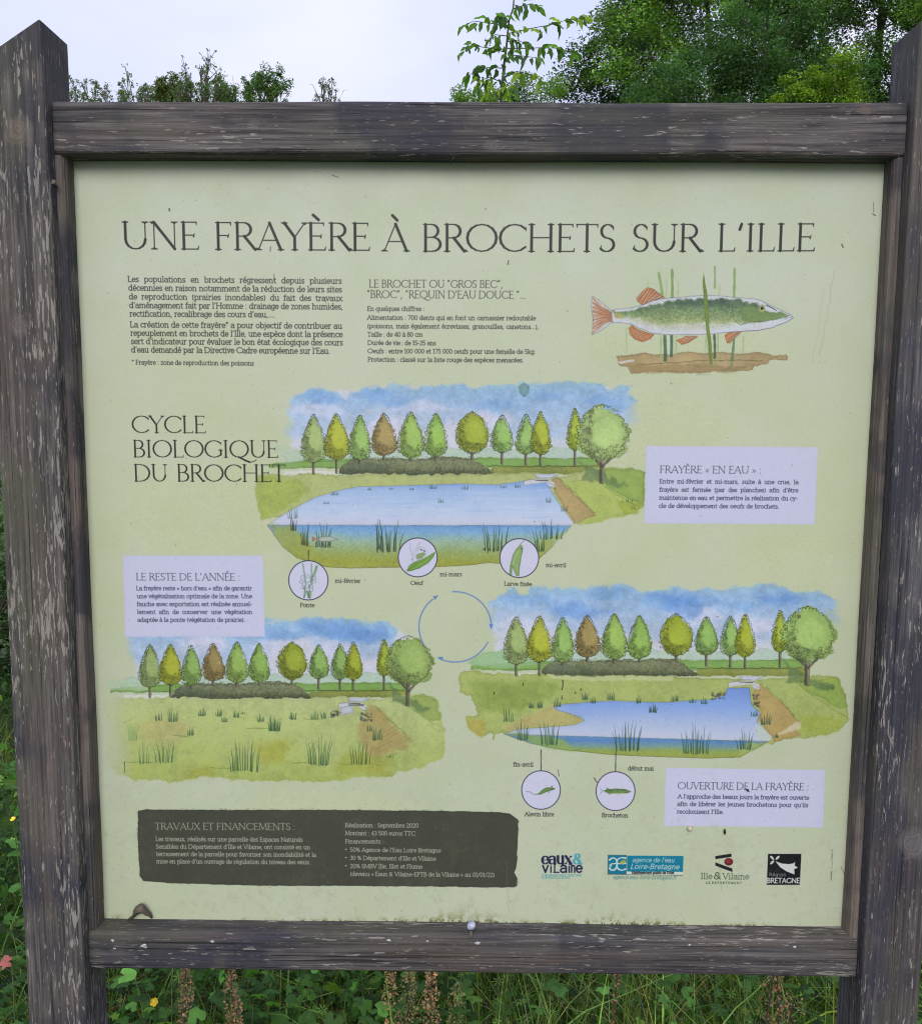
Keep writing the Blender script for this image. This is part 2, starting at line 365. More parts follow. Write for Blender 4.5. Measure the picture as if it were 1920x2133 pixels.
def flush(segs, col, alpha=1., vary=0.):
    """segs: list of (ax, ay, bx, by, wa, wb) in texels, laid down together in one colour"""
    if not segs: return
    S = np.array(segs); m = 4
    x0 = int(max(S[:, [0, 2]].min()-m, 0)); x1 = int(min(S[:, [0, 2]].max()+m, TW)); y0 = int(max(S[:, [1, 3]].min()-m, 0)); y1 = int(min(S[:, [1, 3]].max()+m, TH))
    if x1 <= x0 or y1 <= y0: return
    buf = np.zeros((y1-y0, x1-x0), np.float32)
    for q in segs: seg(buf, x0, y0, *q)
    if vary: buf *= 1-vary*NC[y0:y1, x0:x1]
    comp(y0, y1, x0, x1, buf*alpha, col)

def ink(pts, w=1.3, col=(60, 66, 48), alpha=.8, jit=.5, taper=False, raw=False, vary=.3):
    P = np.array(pts, float) if raw else sheet(pts)
    Q = []
    for i in range(len(P)-1):
        n = max(1, int(np.hypot(*(P[i+1]-P[i]))/9))
        for k in range(n): Q.append(P[i]+(P[i+1]-P[i])*k/n)
    Q.append(P[-1]); Q = np.array(Q)+rg.normal(0, jit, (len(Q), 2))
    n = len(Q)-1
    W = [w*(1-.75*i/n) if taper else w*rg.uniform(.7, 1.2) for i in range(n+1)]
    flush([(*Q[i], *Q[i+1], W[i], W[i+1]) for i in range(n)], col, alpha, vary)

# ---- lettering: two hand-drawn stroke alphabets (inscriptional capitals, slab text)
GL = {
'A': (.78, 'h .06 0 .39 1;k .39 1 .72 0;h .18 .35 .59 .35;s .06 0;s .72 0'),
'B': (.64, 'k .13 0 .13 1;h .07 1 .32 1;a .31 .76 .2 .24 90 -90;h .13 .52 .34 .52;a .34 .26 .24 .26 90 -90;h .07 0 .34 0'),
'C': (.86, 'a .5 .5 .44 .5 42 318;v .83 .87 -.11'),
'D': (.88, 'k .13 0 .13 1;h .06 1 .35 1;a .35 .5 .46 .5 90 -90;h .06 0 .35 0'),
'E': (.6, 'k .13 0 .13 1;h .06 1 .5 1;h .13 .52 .42 .52;h .06 0 .54 0;v .5 1 -.1;v .54 0 .12;v .42 .46 .12'),
'F': (.56, 'k .13 0 .13 1;h .06 1 .5 1;h .13 .52 .42 .52;s .13 0;v .5 1 -.1;v .42 .46 .12'),
'G': (.9, 'a .5 .5 .44 .5 42 318;v .83 .87 -.11;k .83 .42 .83 .14;s .81 .42 .09'),
'H': (.88, 'k .15 0 .15 1;k .73 0 .73 1;h .15 .51 .73 .51;s .15 0;s .15 1;s .73 0;s .73 1'),
'I': (.34, 'k .17 0 .17 1;s .17 0;s .17 1'),
'J': (.36, 'k .19 1 .19 0;a .05 0 .14 .2 0 -100;s .19 1'),
'K': (.74, 'k .14 0 .14 1;h .14 .48 .58 1;k .26 .6 .68 0;s .14 0;s .14 1;s .6 1;s .68 0'),
'L': (.58, 'k .14 0 .14 1;h .07 0 .52 0;v .52 0 .13;s .14 1'),
'M': (1.0, 'h .1 0 .18 1;k .18 1 .5 .05;h .5 .05 .82 1;k .82 1 .9 0;s .1 0;s .9 0;s .13 1 .06;s .87 1 .06'),
'N': (.88, 'h .14 0 .14 1;k .14 1 .74 0;h .74 0 .74 1;s .14 0;s .74 1;s .09 1 .06'),
'O': (.98, 'a .49 .5 .44 .5 0 360'),
'P': (.6, 'k .14 0 .14 1;h .07 1 .33 1;a .33 .74 .22 .26 90 -90;h .14 .48 .33 .48;s .14 0'),
'Q': (.98, 'a .49 .5 .44 .5 0 360;k .45 .02 .62 -.08 .8 -.2 1 -.29;h 1 -.29 1.2 -.25 1.32 -.15'),
'R': (.7, 'k .14 0 .14 1;h .07 1 .33 1;a .33 .75 .21 .25 90 -90;h .14 .5 .34 .5;k .34 .5 .66 0;s .14 0;s .7 0 .06'),
'S': (.54, 'a .28 .75 .19 .25 35 270;a .25 .25 .22 .25 90 -145;v .44 .9 -.1;v .07 .1 .12'),
'T': (.68, 'k .34 0 .34 1;h .03 1 .65 1;v .03 1 -.11;v .65 1 -.11;s .34 0'),
'U': (.84, 'k .14 1 .14 .36;a .43 .36 .29 .36 180 360;h .72 .36 .72 1;s .14 1;s .72 1'),
'V': (.76, 'k .06 1 .38 0;h .38 0 .7 1;s .06 1;s .7 1'),
'W': (1.1, 'k .06 1 .33 0;h .33 0 .55 .9;k .55 .9 .78 0;h .78 0 1.04 1;s .06 1;s 1.04 1'),
'X': (.74, 'k .09 1 .66 0;h .62 1 .08 0;s .09 1;s .62 1;s .08 0;s .66 0'),
'Y': (.7, 'k .05 1 .35 .47;h .65 1 .35 .47;k .35 .47 .35 0;s .05 1;s .65 1;s .35 0'),
'Z': (.62, 'h .06 1 .54 1;h .54 1 .06 0;h .06 0 .57 0;v .06 1 -.1;v .57 0 .12'),
'a': (.56, 'a .26 .5 .2 .2 0 150;k .46 .5 .46 0;a .24 .2 .18 .2 80 280;h .26 .4 .46 .4;h .26 0 .46 .1;s .5 0 .06'),
'b': (.62, 'k .13 0 .13 1.02;a .34 .35 .22 .35 0 360;s .08 1.02 .05'),
'c': (.5, 'a .29 .35 .22 .35 48 318;v .45 .64 -.13'),
'd': (.63, 'a .28 .35 .21 .35 0 360;k .49 0 .49 1.02;s .44 1.02 .05;s .54 0 .05'),
'e': (.53, 'a .28 .35 .22 .35 0 318;h .08 .36 .5 .36'),
'f': (.37, 'k .16 0 .16 .8;a .3 .8 .14 .22 180 50;h .04 .7 .33 .7;s .16 0 .1'),
'g': (.58, 'a .27 .38 .2 .32 0 360;k .47 .7 .47 -.05;a .27 -.05 .2 .22 0 -150;s .52 .7 .05'),
'h': (.65, 'k .14 0 .14 1.02;a .32 .45 .18 .25 0 180;k .5 .45 .5 0;s .09 1.02 .05;s .14 0 .09;s .5 0 .09'),
'i': (.3, 'k .15 0 .15 .7;s .1 .7 .05;s .15 0 .1;k .15 .95 .15 .97'),
'j': (.28, 'k .15 .7 .15 -.08;a .02 -.08 .13 .2 0 -100;s .1 .7 .05;k .15 .95 .15 .97'),
'k': (.6, 'k .14 0 .14 1.02;h .14 .3 .46 .7;k .26 .42 .5 0;s .09 1.02 .05;s .14 0 .08;s .46 .7 .08;s .5 0 .08'),
'l': (.3, 'k .15 0 .15 1.02;s .1 1.02 .05;s .15 0 .1'),
'm': (.96, 'k .14 0 .14 .7;a .3 .45 .16 .25 0 180;k .46 .45 .46 0;a .64 .45 .18 .25 0 180;k .82 .45 .82 0;s .09 .7 .05;s .14 0 .08;s .46 0 .08;s .82 0 .08'),
'n': (.65, 'k .14 0 .14 .7;a .32 .45 .18 .25 0 180;k .5 .45 .5 0;s .09 .7 .05;s .14 0 .09;s .5 0 .09'),
'o': (.58, 'a .29 .35 .23 .35 0 360'),
'p': (.63, 'k .14 -.28 .14 .7;a .35 .35 .22 .35 0 360;s .09 .7 .05;s .14 -.28 .09'),
'q': (.62, 'a .28 .35 .22 .35 0 360;k .5 .7 .5 -.28;s .55 .7 .04;s .5 -.28 .09'),
'r': (.45, 'k .15 0 .15 .7;a .35 .42 .2 .28 85 180;v .38 .68 -.1;s .1 .7 .05;s .15 0 .1'),
's': (.46, 'a .24 .52 .15 .18 30 270;a .22 .17 .17 .17 90 -140;v .38 .64 -.08;v .06 .04 .1'),
't': (.4, 'k .16 .15 .16 .88;a .28 .15 .12 .15 180 310;h .04 .7 .34 .7'),
'u': (.65, 'k .14 .7 .14 .25;a .32 .25 .18 .25 180 360;k .5 .7 .5 0;s .09 .7 .05;s .45 .7 .05;s .55 0 .05'),
'v': (.54, 'k .08 .7 .27 0;h .27 0 .46 .7;s .08 .7 .08;s .46 .7 .08'),
'w': (.82, 'k .08 .7 .24 0;h .24 0 .4 .6;k .4 .6 .57 0;h .57 0 .74 .7;s .08 .7 .08;s .74 .7 .08'),
'x': (.56, 'k .08 .7 .47 0;h .45 .7 .07 0;s .08 .7 .07;s .46 .7 .07;s .07 0 .07;s .48 0 .07'),
'y': (.55, 'k .08 .7 .28 0;h .47 .7 .2 -.26;h .2 -.26 .08 -.26;s .08 .7 .08;s .47 .7 .08'),
'z': (.5, 'h .07 .7 .43 .7;h .43 .7 .07 0;h .07 0 .45 0;v .07 .7 -.12;v .45 0 .12'),
'0': (.6, 'a .3 .5 .23 .5 0 360'), '1': (.4, 'k .22 0 .22 1;h .22 1 .06 .85;s .22 0'),
'2': (.56, 'a .28 .72 .2 .28 160 -20;h .47 .63 .08 0;h .08 0 .5 0;v .5 0 .1'),
'3': (.54, 'a .26 .76 .18 .24 150 -90;a .26 .27 .21 .27 90 -150'),
'4': (.6, 'h .42 1 .05 .3;h .05 .3 .54 .3;k .42 1 .42 0;s .42 0 .08'),
'5': (.55, 'h .46 1 .13 1;k .13 1 .1 .58;a .26 .32 .22 .32 130 -150'),
'6': (.58, 'a .3 .32 .22 .32 0 360;a .46 .4 .38 .6 100 185'), '7': (.54, 'h .06 1 .5 1;h .5 1 .2 0;v .06 1 -.12'),
'8': (.56, 'a .28 .76 .18 .24 0 360;a .28 .27 .22 .27 0 360'), '9': (.58, 'a .28 .68 .22 .32 0 360;a .12 .6 .38 .6 -80 5'),
'.': (.26, 'k .12 .03 .12 .05'), ',': (.26, 'k .13 .05 .08 -.14'), ':': (.26, 'k .12 .03 .12 .05;k .12 .6 .12 .62'),
'\u2019': (.24, 'k .14 1 .09 .8'), '\u201c': (.4, 'k .1 .82 .13 1;k .24 .82 .27 1'), '\u201d': (.4, 'k .13 1 .1 .82;k .27 1 .24 .82'),
'(': (.34, 'a .45 .4 .33 .65 130 230'), ')': (.34, 'a -.11 .4 .33 .65 50 -50'), '-': (.4, 'h .07 .36 .33 .36'), '/': (.44, 'h .04 -.1 .4 1.05'),
'%': (.8, 'a .2 .75 .13 .22 0 360;a .6 .24 .13 .22 0 360;h .62 1 .18 0'),
'&': (.78, 'a .34 .77 .17 .22 -50 230;k .21 .64 .66 0;a .28 .26 .22 .27 110 360;h .5 .26 .62 .5'),
'\u00ab': (.5, 'h .24 .55 .08 .34;h .08 .34 .24 .13;h .42 .55 .26 .34;h .26 .34 .42 .13'),
'\u00bb': (.5, 'h .08 .55 .24 .34;h .24 .34 .08 .13;h .26 .55 .42 .34;h .42 .34 .26 .13'),
'*': (.4, 'h .2 1 .2 .74;h .09 .94 .31 .8;h .31 .94 .09 .8'), '\u2022': (.4, 'k .14 .5 .22 .5'),
}
for ch, b, ac, dx in (('\u00e9', 'e', 'k .24 .84 .36 1.02', 0), ('\u00e8', 'e', 'k .2 1.02 .32 .84', 0), ('\u00ea', 'e', 'h .16 .84 .28 1;h .28 1 .4 .84', 0), ('\u00e0', 'a', 'k .2 1.02 .32 .84', 0),
                      ('\u00c8', 'E', 'k .2 1.3 .36 1.12', 0), ('\u00c9', 'E', 'k .24 1.12 .4 1.3', 0), ('\u00c0', 'A', 'k .3 1.32 .44 1.14', 0)):
    GL[ch] = (GL[b][0], GL[b][1]+';'+ac)
GL['\u00ee'] = GL['i']

def text(frame, x0, y0, x1, y1, s, cap, col=(40, 42, 36), mode='slab', w=None, alpha=.92, slant=0., just=1.33, track=0.):
    """one line of lettering whose ink runs from (x0, y0) to (x1, y1) along the baseline; cap = capital height"""
    A, B = sheet(frame([(x0, y0), (x1, y1)])); A0 = sheet(frame([(x0, y0-cap)]))[0]
    cp = np.hypot(*(A-A0)); L = np.hypot(*(B-A)); ux = (B-A)/L; uy = np.array([ux[1], -ux[0]])
    if mode == 'roman': thick, thin, sw = (.104, .042, .085) if cp > 40 else (.105, .062, .085)
    elif mode == 'slab': thick, thin, sw = (w or .148), (w or .148)*.86, .1
    elif mode == 'fat': thick, thin, sw = .22, .07, .1
    else: thick, thin, sw = (w or .12), (w or .12)*.95, 0
    adv = [GL[c][0]+track if c != ' ' else 0 for c in s]; ns = s.count(' ')
    G = sum(adv)*cp; sp = .3*cp
    tot = G+ns*sp
    hs = L/tot; sp *= hs
    if ns > 2 and mode == 'slab' and hs > just: hs = just; sp = (L-G*hs)/ns
    segs = []; x = 0.; wsc = min(1., hs**.8)
    for c, ad in zip(s, adv):
        if c == ' ': x += sp; continue
        def put(P, wa, wb):
            Q = [A+ux*(x+(px+slant*py)*cp*hs)+uy*(py*cp) for px, py in P]
            n = len(Q)-1
            for i in range(n):
                w0 = (wa+(wb-wa)*i/n)*wsc; w1 = (wa+(wb-wa)*(i+1)/n)*wsc
                segs.append((*Q[i], *Q[i+1], w0*cp, w1*cp))
        for e in GL[c][1].split(';'):
            q = e.split(); v = [float(z) for z in q[1:]]
            if q[0] in 'kh':
                t = thick if q[0] == 'k' else thin
                put([(v[i], v[i+1]) for i in range(0, len(v), 2)], t, t)
            elif q[0] == 'a':
                n = max(4, int(abs(v[5]-v[4])/ (22 if cp > 20 else 36)))
                th = np.radians(np.linspace(v[4], v[5], n+1))
                P = [(v[0]+v[2]*np.cos(z), v[1]+v[3]*np.sin(z)) for z in th]
                for i in range(n):
                    m = (th[i]+th[i+1])/2; t = thin+(thick-thin)*abs(np.cos(m))**1.3
                    put(P[i:i+2], t, t)
            elif q[0] == 's' and sw:
                hw = v[2] if len(v) > 2 else sw
                put([(v[0]-hw, v[1]), (v[0]+hw, v[1])], thin, thin)
                if mode in('roman', 'fat') and 0 <= v[1] <= 1:
                    dy = .05 if v[1] < .5 else -.05
                    put([(v[0]-hw*.45, v[1]+dy*.3), (v[0], v[1]+dy)], thin, thin*1.4); put([(v[0]+hw*.45, v[1]+dy*.3), (v[0], v[1]+dy)], thin, thin*1.4)
            elif q[0] == 'v' and sw:
                put([(v[0], v[1]), (v[0]+(.025 if v[2] > 0 else .01), v[1]+v[2])], thin*1.3, thin*.6)
        x += ad*cp*hs
    flush(segs, col, alpha)

# ---- watercolour landscape pieces
def prof(t, rnd=0.):
    if rnd > .9: return np.sin(np.pi*np.clip(t, 0, 1)**1.05)**.55
    a = np.interp(t, [0, .04, .12, .25, .4, .55, .7, .82, .91, .97, 1], [.02, .16, .30, .54, .76, .91, 1., .97, .80, .5, .12])
    b = np.interp(t, [0, .04, .12, .25, .4, .55, .7, .82, .91, .97, 1], [.04, .22, .50, .80, .96, 1., .95, .80, .58, .34, .1])
    return a*(1-rnd*2)+b*rnd*2 if rnd < .5 else b
def egg(cx, top, bot, w, rnd=0.):
    P = []
    for i in range(26):
        t = i/25.; P.append((prof(t, rnd)*w/2, top+(bot-top)*t))
    lump = lambda i, s_: 1+.07*np.sin(i*1.9+cx*1.3+s_)+.04*np.sin(i*3.7+cx+s_*2)
    return [(cx-h*lump(i, 0), y) for i, (h, y) in enumerate(P)]+[(cx+h*lump(i, 2), y) for i, (h, y) in list(enumerate(P))[::-1]]

def tree(cx, top, bot, w, col, tb, rnd=0., dark=.62, ow=1., curl=3.9):
    col = np.minimum(np.array(col, float)*1.09+4, 255); k = w/46. if rnd < .5 else 1.
    tr = (96, 92, 74)
    ink([(cx, bot-6), (cx+.5, tb)], (7.5 if rnd < .9 else 15)*ow, tr, .9, .3); ink([(cx-(1.6 if rnd < .9 else 4), bot-6), (cx-(1.8 if rnd < .9 else 5), tb)], (2.6 if rnd < .9 else 5)*ow, (64, 62, 46), .8, .3)
    ink([(cx+1.6, bot-4), (cx+2.2, tb)], 1.6*ow, (196, 192, 180), .55, .2)
    ink([(cx-2.2, bot-4), (cx-2.6, tb)], 1.1*ow, (48, 48, 36), .8, .3)
    for s_ in (-1, 1):
        ink([(cx, bot+(3 if rnd < .9 else 12)), (cx+s_*w*.2, bot-8)], (2.6 if rnd < .9 else 7)*ow, (78, 76, 58), .85, .3)
    P = egg(cx, top, bot, w, rnd)
    wash(P, col, soft=1.2, warp=(1.8 if rnd < .9 else 5.), fine=(2.2 if rnd < .9 else 4.5), edge=.12, var=.25, alpha=.97)
    # shade at the lower left, light at the upper right
    hh = bot-top
    wash([(cx-w*.4, top+hh*.42), (cx-w*.25, top+hh*.38), (cx-w*.2, top+hh*.62), (cx-w*.02, top+hh*.76), (cx+w*.3, top+hh*.8), (cx+w*.22, bot-hh*.08), (cx, bot-hh*.03), (cx-w*.26, bot-hh*.09), (cx-w*.42, bot-hh*.24), (cx-w*.45, bot-hh*.38)],
         col*dark, soft=3., warp=2.2, fine=3, edge=0, var=.9, alpha=.36, tex=.12)
    wash(egg(cx+w*.08, top+(bot-top)*.2, top+(bot-top)*.75, w*.55, .4), np.minimum(col*1.12+8, 255), soft=5, warp=2, edge=0, var=.3, alpha=.4)
    Q = sheet(P); c0 = Q.mean(0)
    segs = []; n = len(Q)
    per = [Q[i]+(Q[(i+1) % n]-Q[i])*f for i in range(n) for f in (0, .5)]
    last = np.array([-99., -99])
    for q in per:
        if np.hypot(*(q-last)) < curl*1.35: continue
        last = q
        d = (q-c0)/(np.hypot(*(q-c0))+1e-6); a0 = np.arctan2(d[1], d[0]); r = curl*rg.uniform(.6, 1.05)
        c = q-d*r*rg.uniform(0, .7)
        th = a0+np.linspace(-1.9, 1.6, 6)*rg.choice([-1, 1])
        low = d[0] < .25 or d[1] > .35
        wd = 1.55*ow*(1. if low else .7)
        for i in range(5): segs.append((c[0]+r*np.cos(th[i]), c[1]+r*np.sin(th[i]), c[0]+r*np.cos(th[i+1]), c[1]+r*np.sin(th[i+1]), wd, wd))
    for _ in range(int(44*(w/46.)**1.2)):
        t = rg.uniform(.1, 1); hw = prof(t, rnd)*w/2
        if rg.random() < .62: px = cx-hw*rg.uniform(.45, .95)
        else: px = cx+hw*rg.uniform(-.9, .9); t = rg.uniform(.72, .97); hw = prof(t, rnd)*w/2; px = cx+hw*rg.uniform(-.9, .9)
        c = sheet([(px, top+(bot-top)*t)])[0]; r = curl*rg.uniform(.5, .9); a0 = rg.uniform(0, 6.3)
        th = a0+np.linspace(0, 3.4, 5)
        for i in range(4): segs.append((c[0]+r*np.cos(th[i]), c[1]+r*np.sin(th[i]), c[0]+r*np.cos(th[i+1]), c[1]+r*np.sin(th[i+1]), 1.05*ow, 1.05*ow))
    flush(segs, col*.36, .85)
    # paper-white nicks on the lit side
    segs = []
    for _ in range(6):
        t = rg.uniform(.15, .7); hw = prof(t, rnd)*w/2
        c = sheet([(cx+hw*rg.uniform(.5, .95), top+(bot-top)*t)])[0]
        segs.append((*c, c[0]+rg.uniform(-3, 3), c[1]+rg.uniform(-3, 3), 1.4, .8))
    flush(segs, (222, 226, 205), .7)

def reeds(frame, cx, base, h, spread, n, col=(44, 74, 52), w=2.2, lean=.25, alpha=.85):
    for i in range(n):
        f = (i+.5)/n*2-1+rg.uniform(-.12, .12)
        x = cx+f*spread*.5; hh = h*rg.uniform(.5, 1.)*(1-.25*abs(f)); w_ = w*1.45; tip = x+f*hh*lean+rg.normal(0, h*.03)
        P = frame([(x, base+rg.uniform(-.03, .03)*h), (x+(tip-x)*.25, base-hh*.5), (tip, base-hh)])
        ink(P, w_, col, alpha, .3, taper=True, vary=.2)

def landscape(T, sky, blue, k=1.):
    """sky, far trees, hedge and tree row shared by the three scenes; T maps the first scene's layout to this one's"""
    # sky: pale lavender first, blue on top with a ragged top edge
    lav = (202, 205, 222)
    wash(sky, lav, soft=9, warp=6, fine=2, edge=0, var=.25, alpha=.8)
    wash(blue, (128, 168, 212), soft=5, warp=7, fine=3, edge=.03, var=.35, alpha=.95, grad=[(0, (152, 190, 206)), (.3, (142, 182, 216)), (.7, (168, 196, 224)), (1, (196, 208, 226))], agrad=([0, .35, .75, 1.], [.95, .9, .7, .2]))
    wash([(x, y+(34*k if y > np.mean([p[1] for p in blue])+6 else 6)) for x, y in blue], (150, 182, 216), soft=16, warp=9, fine=3, edge=0, var=.6, alpha=.5)
    bx = [p[0] for p in blue]; by = [p[1] for p in blue]
    for _ in range(7):
        x = rg.uniform(min(bx)+50*k, max(bx)-60*k); y = min(by)+rg.uniform(14, 50)*k; a = rg.uniform(25, 60)*k; b = rg.uniform(7, 16)*k
        wash([(x-a, y), (x-a*.4, y-b), (x+a*.5, y-b*.8), (x+a, y+b*.3), (x+a*.3, y+b), (x-a*.5, y+b*.8)], (112, 158, 212), soft=9, warp=8, fine=3, edge=0, var=.5, alpha=.38)
    for _ in range(5):
        x = rg.uniform(min(bx)+60*k, max(bx)-90*k); y = min(by)+rg.uniform(50, 88)*k; a = rg.uniform(30, 70)*k; b = rg.uniform(10, 20)*k
        wash([(x-a, y), (x-a*.4, y-b), (x+a*.5, y-b*.8), (x+a, y+b*.3), (x+a*.3, y+b), (x-a*.5, y+b*.8)], (214, 212, 230), soft=8, warp=7, fine=2, edge=0, var=.3, alpha=.5)
    far = [(560, 892), (600, 889), (640, 886), (700, 888), (760, 885), (820, 880), (860, 878), (900, 886), (960, 884), (1010, 886), (1060, 884), (1095, 880), (1140, 886), (1170, 890), (1170, 910), (560, 912)]
    wash(T(far), (178, 200, 180), soft=1.6, warp=2, fine=2.5, edge=.05, var=.2, alpha=.85)
    wash(T([(530, 915), (600, 909), (700, 905), (1180, 903), (1180, 921), (900, 924), (530, 924)]), (128, 168, 84), soft=1.4, warp=2, fine=1.5, edge=.12, var=.3, alpha=.9)
    wash(T([(975, 921), (1185, 918), (1190, 935), (960, 936)]), (140, 150, 72), soft=1.5, warp=1.5, fine=2, edge=.1, var=.5, alpha=.9)
    ink(T([(560, 913), (640, 911), (700, 910)]), 1., (70, 100, 50), .6); ink(T([(950, 904), (1050, 904), (1180, 906)]), 1., (70, 110, 50), .6)
    ink(T([(590, 922), (660, 923)]), 2., (60, 100, 44), .6); ink(T([(960, 920), (1060, 921), (1180, 920)]), 2.4, (44, 70, 34), .7, .9)
    wash(T([(560, 929), (680, 930), (690, 936), (560, 935)]), (216, 218, 212), soft=1.2, warp=1, edge=0, alpha=.8)
    for x in np.arange(900, 1180, 3.1):
        ink(T([(x, 934+rg.uniform(-1, 1)), (x+rg.uniform(-1, 1), 929+rg.uniform(-2, 2))]), 1., (70, 80, 40), .5, .2)
    H = [(667, 934), (670, 922), (680, 912), (700, 906), (740, 905), (800, 905), (860, 903), (900, 901), (930, 905), (950, 914), (966, 926), (975, 935), (900, 937), (760, 937)]
    wash(T(H), (98, 108, 70), soft=1.4, warp=1.6, fine=2.2, edge=.15, var=.5, alpha=.97, grad=[(0, (132, 138, 104)), (.6, (116, 124, 88)), (1, (84, 94, 64))], tex=.2)
    wash(T([(672, 934), (676, 918), (700, 910), (740, 914), (770, 920), (760, 936)]), (82, 94, 76), soft=4, warp=3, edge=0, alpha=.45, var=.6)
    P = sheet(T([(670+i*3.05, 933+rg.uniform(-3, 3)) for i in range(100)]))
    segs = []
    for p in P: segs.append((p[0], p[1], p[0]+rg.uniform(-2, 2), p[1]+rg.uniform(2, 5), 1.8, 1.)); segs.append((p[0]+rg.uniform(-2, 2), p[1]-rg.uniform(4, 10), p[0]+rg.uniform(-2, 2), p[1]-rg.uniform(0, 3), 1.4, 1.))
    P = sheet(T([(690+i*3.1, 906-5*np.sin(i*.14)**2*0+rg.uniform(-4, 2)) for i in range(82)]))
    for p in P:
        r = rg.uniform(1.4, 3.); a0 = rg.uniform(0, 6)
        for j in range(4):
            t0, t1 = a0+j, a0+j+1; segs.append((p[0]+r*np.cos(t0), p[1]+r*np.sin(t0), p[0]+r*np.cos(t1), p[1]+r*np.sin(t1), 1., 1.))
    flush(segs, (46, 54, 34), .7)

TREES = [(619, 820, 912, 47, (140, 160, 96), 935), (664.5, 819, 907, 48, (152, 160, 48), 934), (710, 821, 908, 41, (130, 164, 84), 915), (758, 817, 898, 48, (142, 126, 74), 908),
         (810.6, 814, 902, 49, (136, 166, 80), 910), (860, 817, 901, 44, (128, 162, 74), 908), (932, 814, 895, 63, (140, 154, 46), 906), (991, 820, 893, 42, (128, 164, 82), 916),
         (1038, 819, 895, 38, (128, 162, 84), 918), (1067, 815, 896.5, 37, (146, 158, 44), 919), (1135, 808, 888, 30, (144, 162, 48), 919)]
def treerow(T, k, sat, big):
    for (cx, t, b, w, c, tb) in TREES:
        (x, yt), (_, yb), (_, yt2) = T([(cx, t), (cx, b), (cx, tb)])
        tree(x, yt, yb, w*k, np.array(c)*sat, yt2, rnd=.45 if w > 60 else 0., ow=k, curl=3.9*k)
    (x, yt), (_, yb), (_, yt2) = T([(1189, 800), (1189, 909), (1189, 953)])
    c = np.array(big, float)
    for dx, dy, w, h in ((-20, 8, 50, 84), (22, 12, 62, 74), (34, 30, 44, 50), (-8, 58, 76, 48), (26, 66, 50, 36)):
        wash(egg(x+dx*k, yt+dy*k, yt+(dy+h)*k, w*k, 1), c*rg.uniform(.94, 1.06), soft=1.6, warp=2.5, fine=3, edge=.08, var=.25, alpha=.95)
    wash(T([(1140, 905), (1200, 940), (1240, 960), (1225, 968), (1188, 952), (1150, 945), (1155, 925)]), (96, 122, 76), soft=5, warp=4, fine=4, var=.8, alpha=.6, edge=.1)
    tree(x, yt, yb, 98*k, c, yt2, rnd=1., dark=.66, ow=k*1.05, curl=5.2*k)

def bridge(T):
    wash(T([(1055, 936), (1102, 936), (1086, 946), (1060, 944)]), (196, 204, 216), soft=.8, warp=.4, fine=.3, edge=.1, alpha=1)
    wash(T([(1034, 949), (1056, 945), (1080, 947), (1094, 952), (1096, 962), (1084, 962), (1078, 952), (1034, 958)]), (206, 208, 212), soft=.8, warp=.4, fine=.3, edge=.1, alpha=1)
    ink(T([(1055, 936), (1060, 943), (1086, 944), (1103, 937)]), 1.1, (90, 98, 104), .8, .2); ink(T([(1056, 948), (1082, 949)]), 2.4, (48, 52, 52), .9, .2)
    ink(T([(1034, 958), (1034, 949), (1056, 946)]), 1.1, (80, 84, 80), .8, .2); ink(T([(1080, 951), (1096, 960), (1096, 966), (1083, 960)]), 1.1, (80, 84, 80), .8, .2)

def speckle(poly, n, col, w=(1, 1.8), ln=(1, 3), alpha=.5, vert=False):
    P = sheet(poly); lo, hi = P.min(0), P.max(0); segs = []
    X = rg.uniform(lo[0], hi[0], n); Y = rg.uniform(lo[1], hi[1], n); d = polysdf(P, X, Y)
    for x, y, q in zip(X, Y, d):
        if q > -2: continue
        a = -np.pi/2+rg.normal(0, .25) if vert else rg.uniform(0, 6.28); l = rg.uniform(*ln); ww = rg.uniform(*w)
        segs.append((x, y, x+l*np.cos(a), y+l*np.sin(a), ww, ww*.6))
    flush(segs, col, alpha)

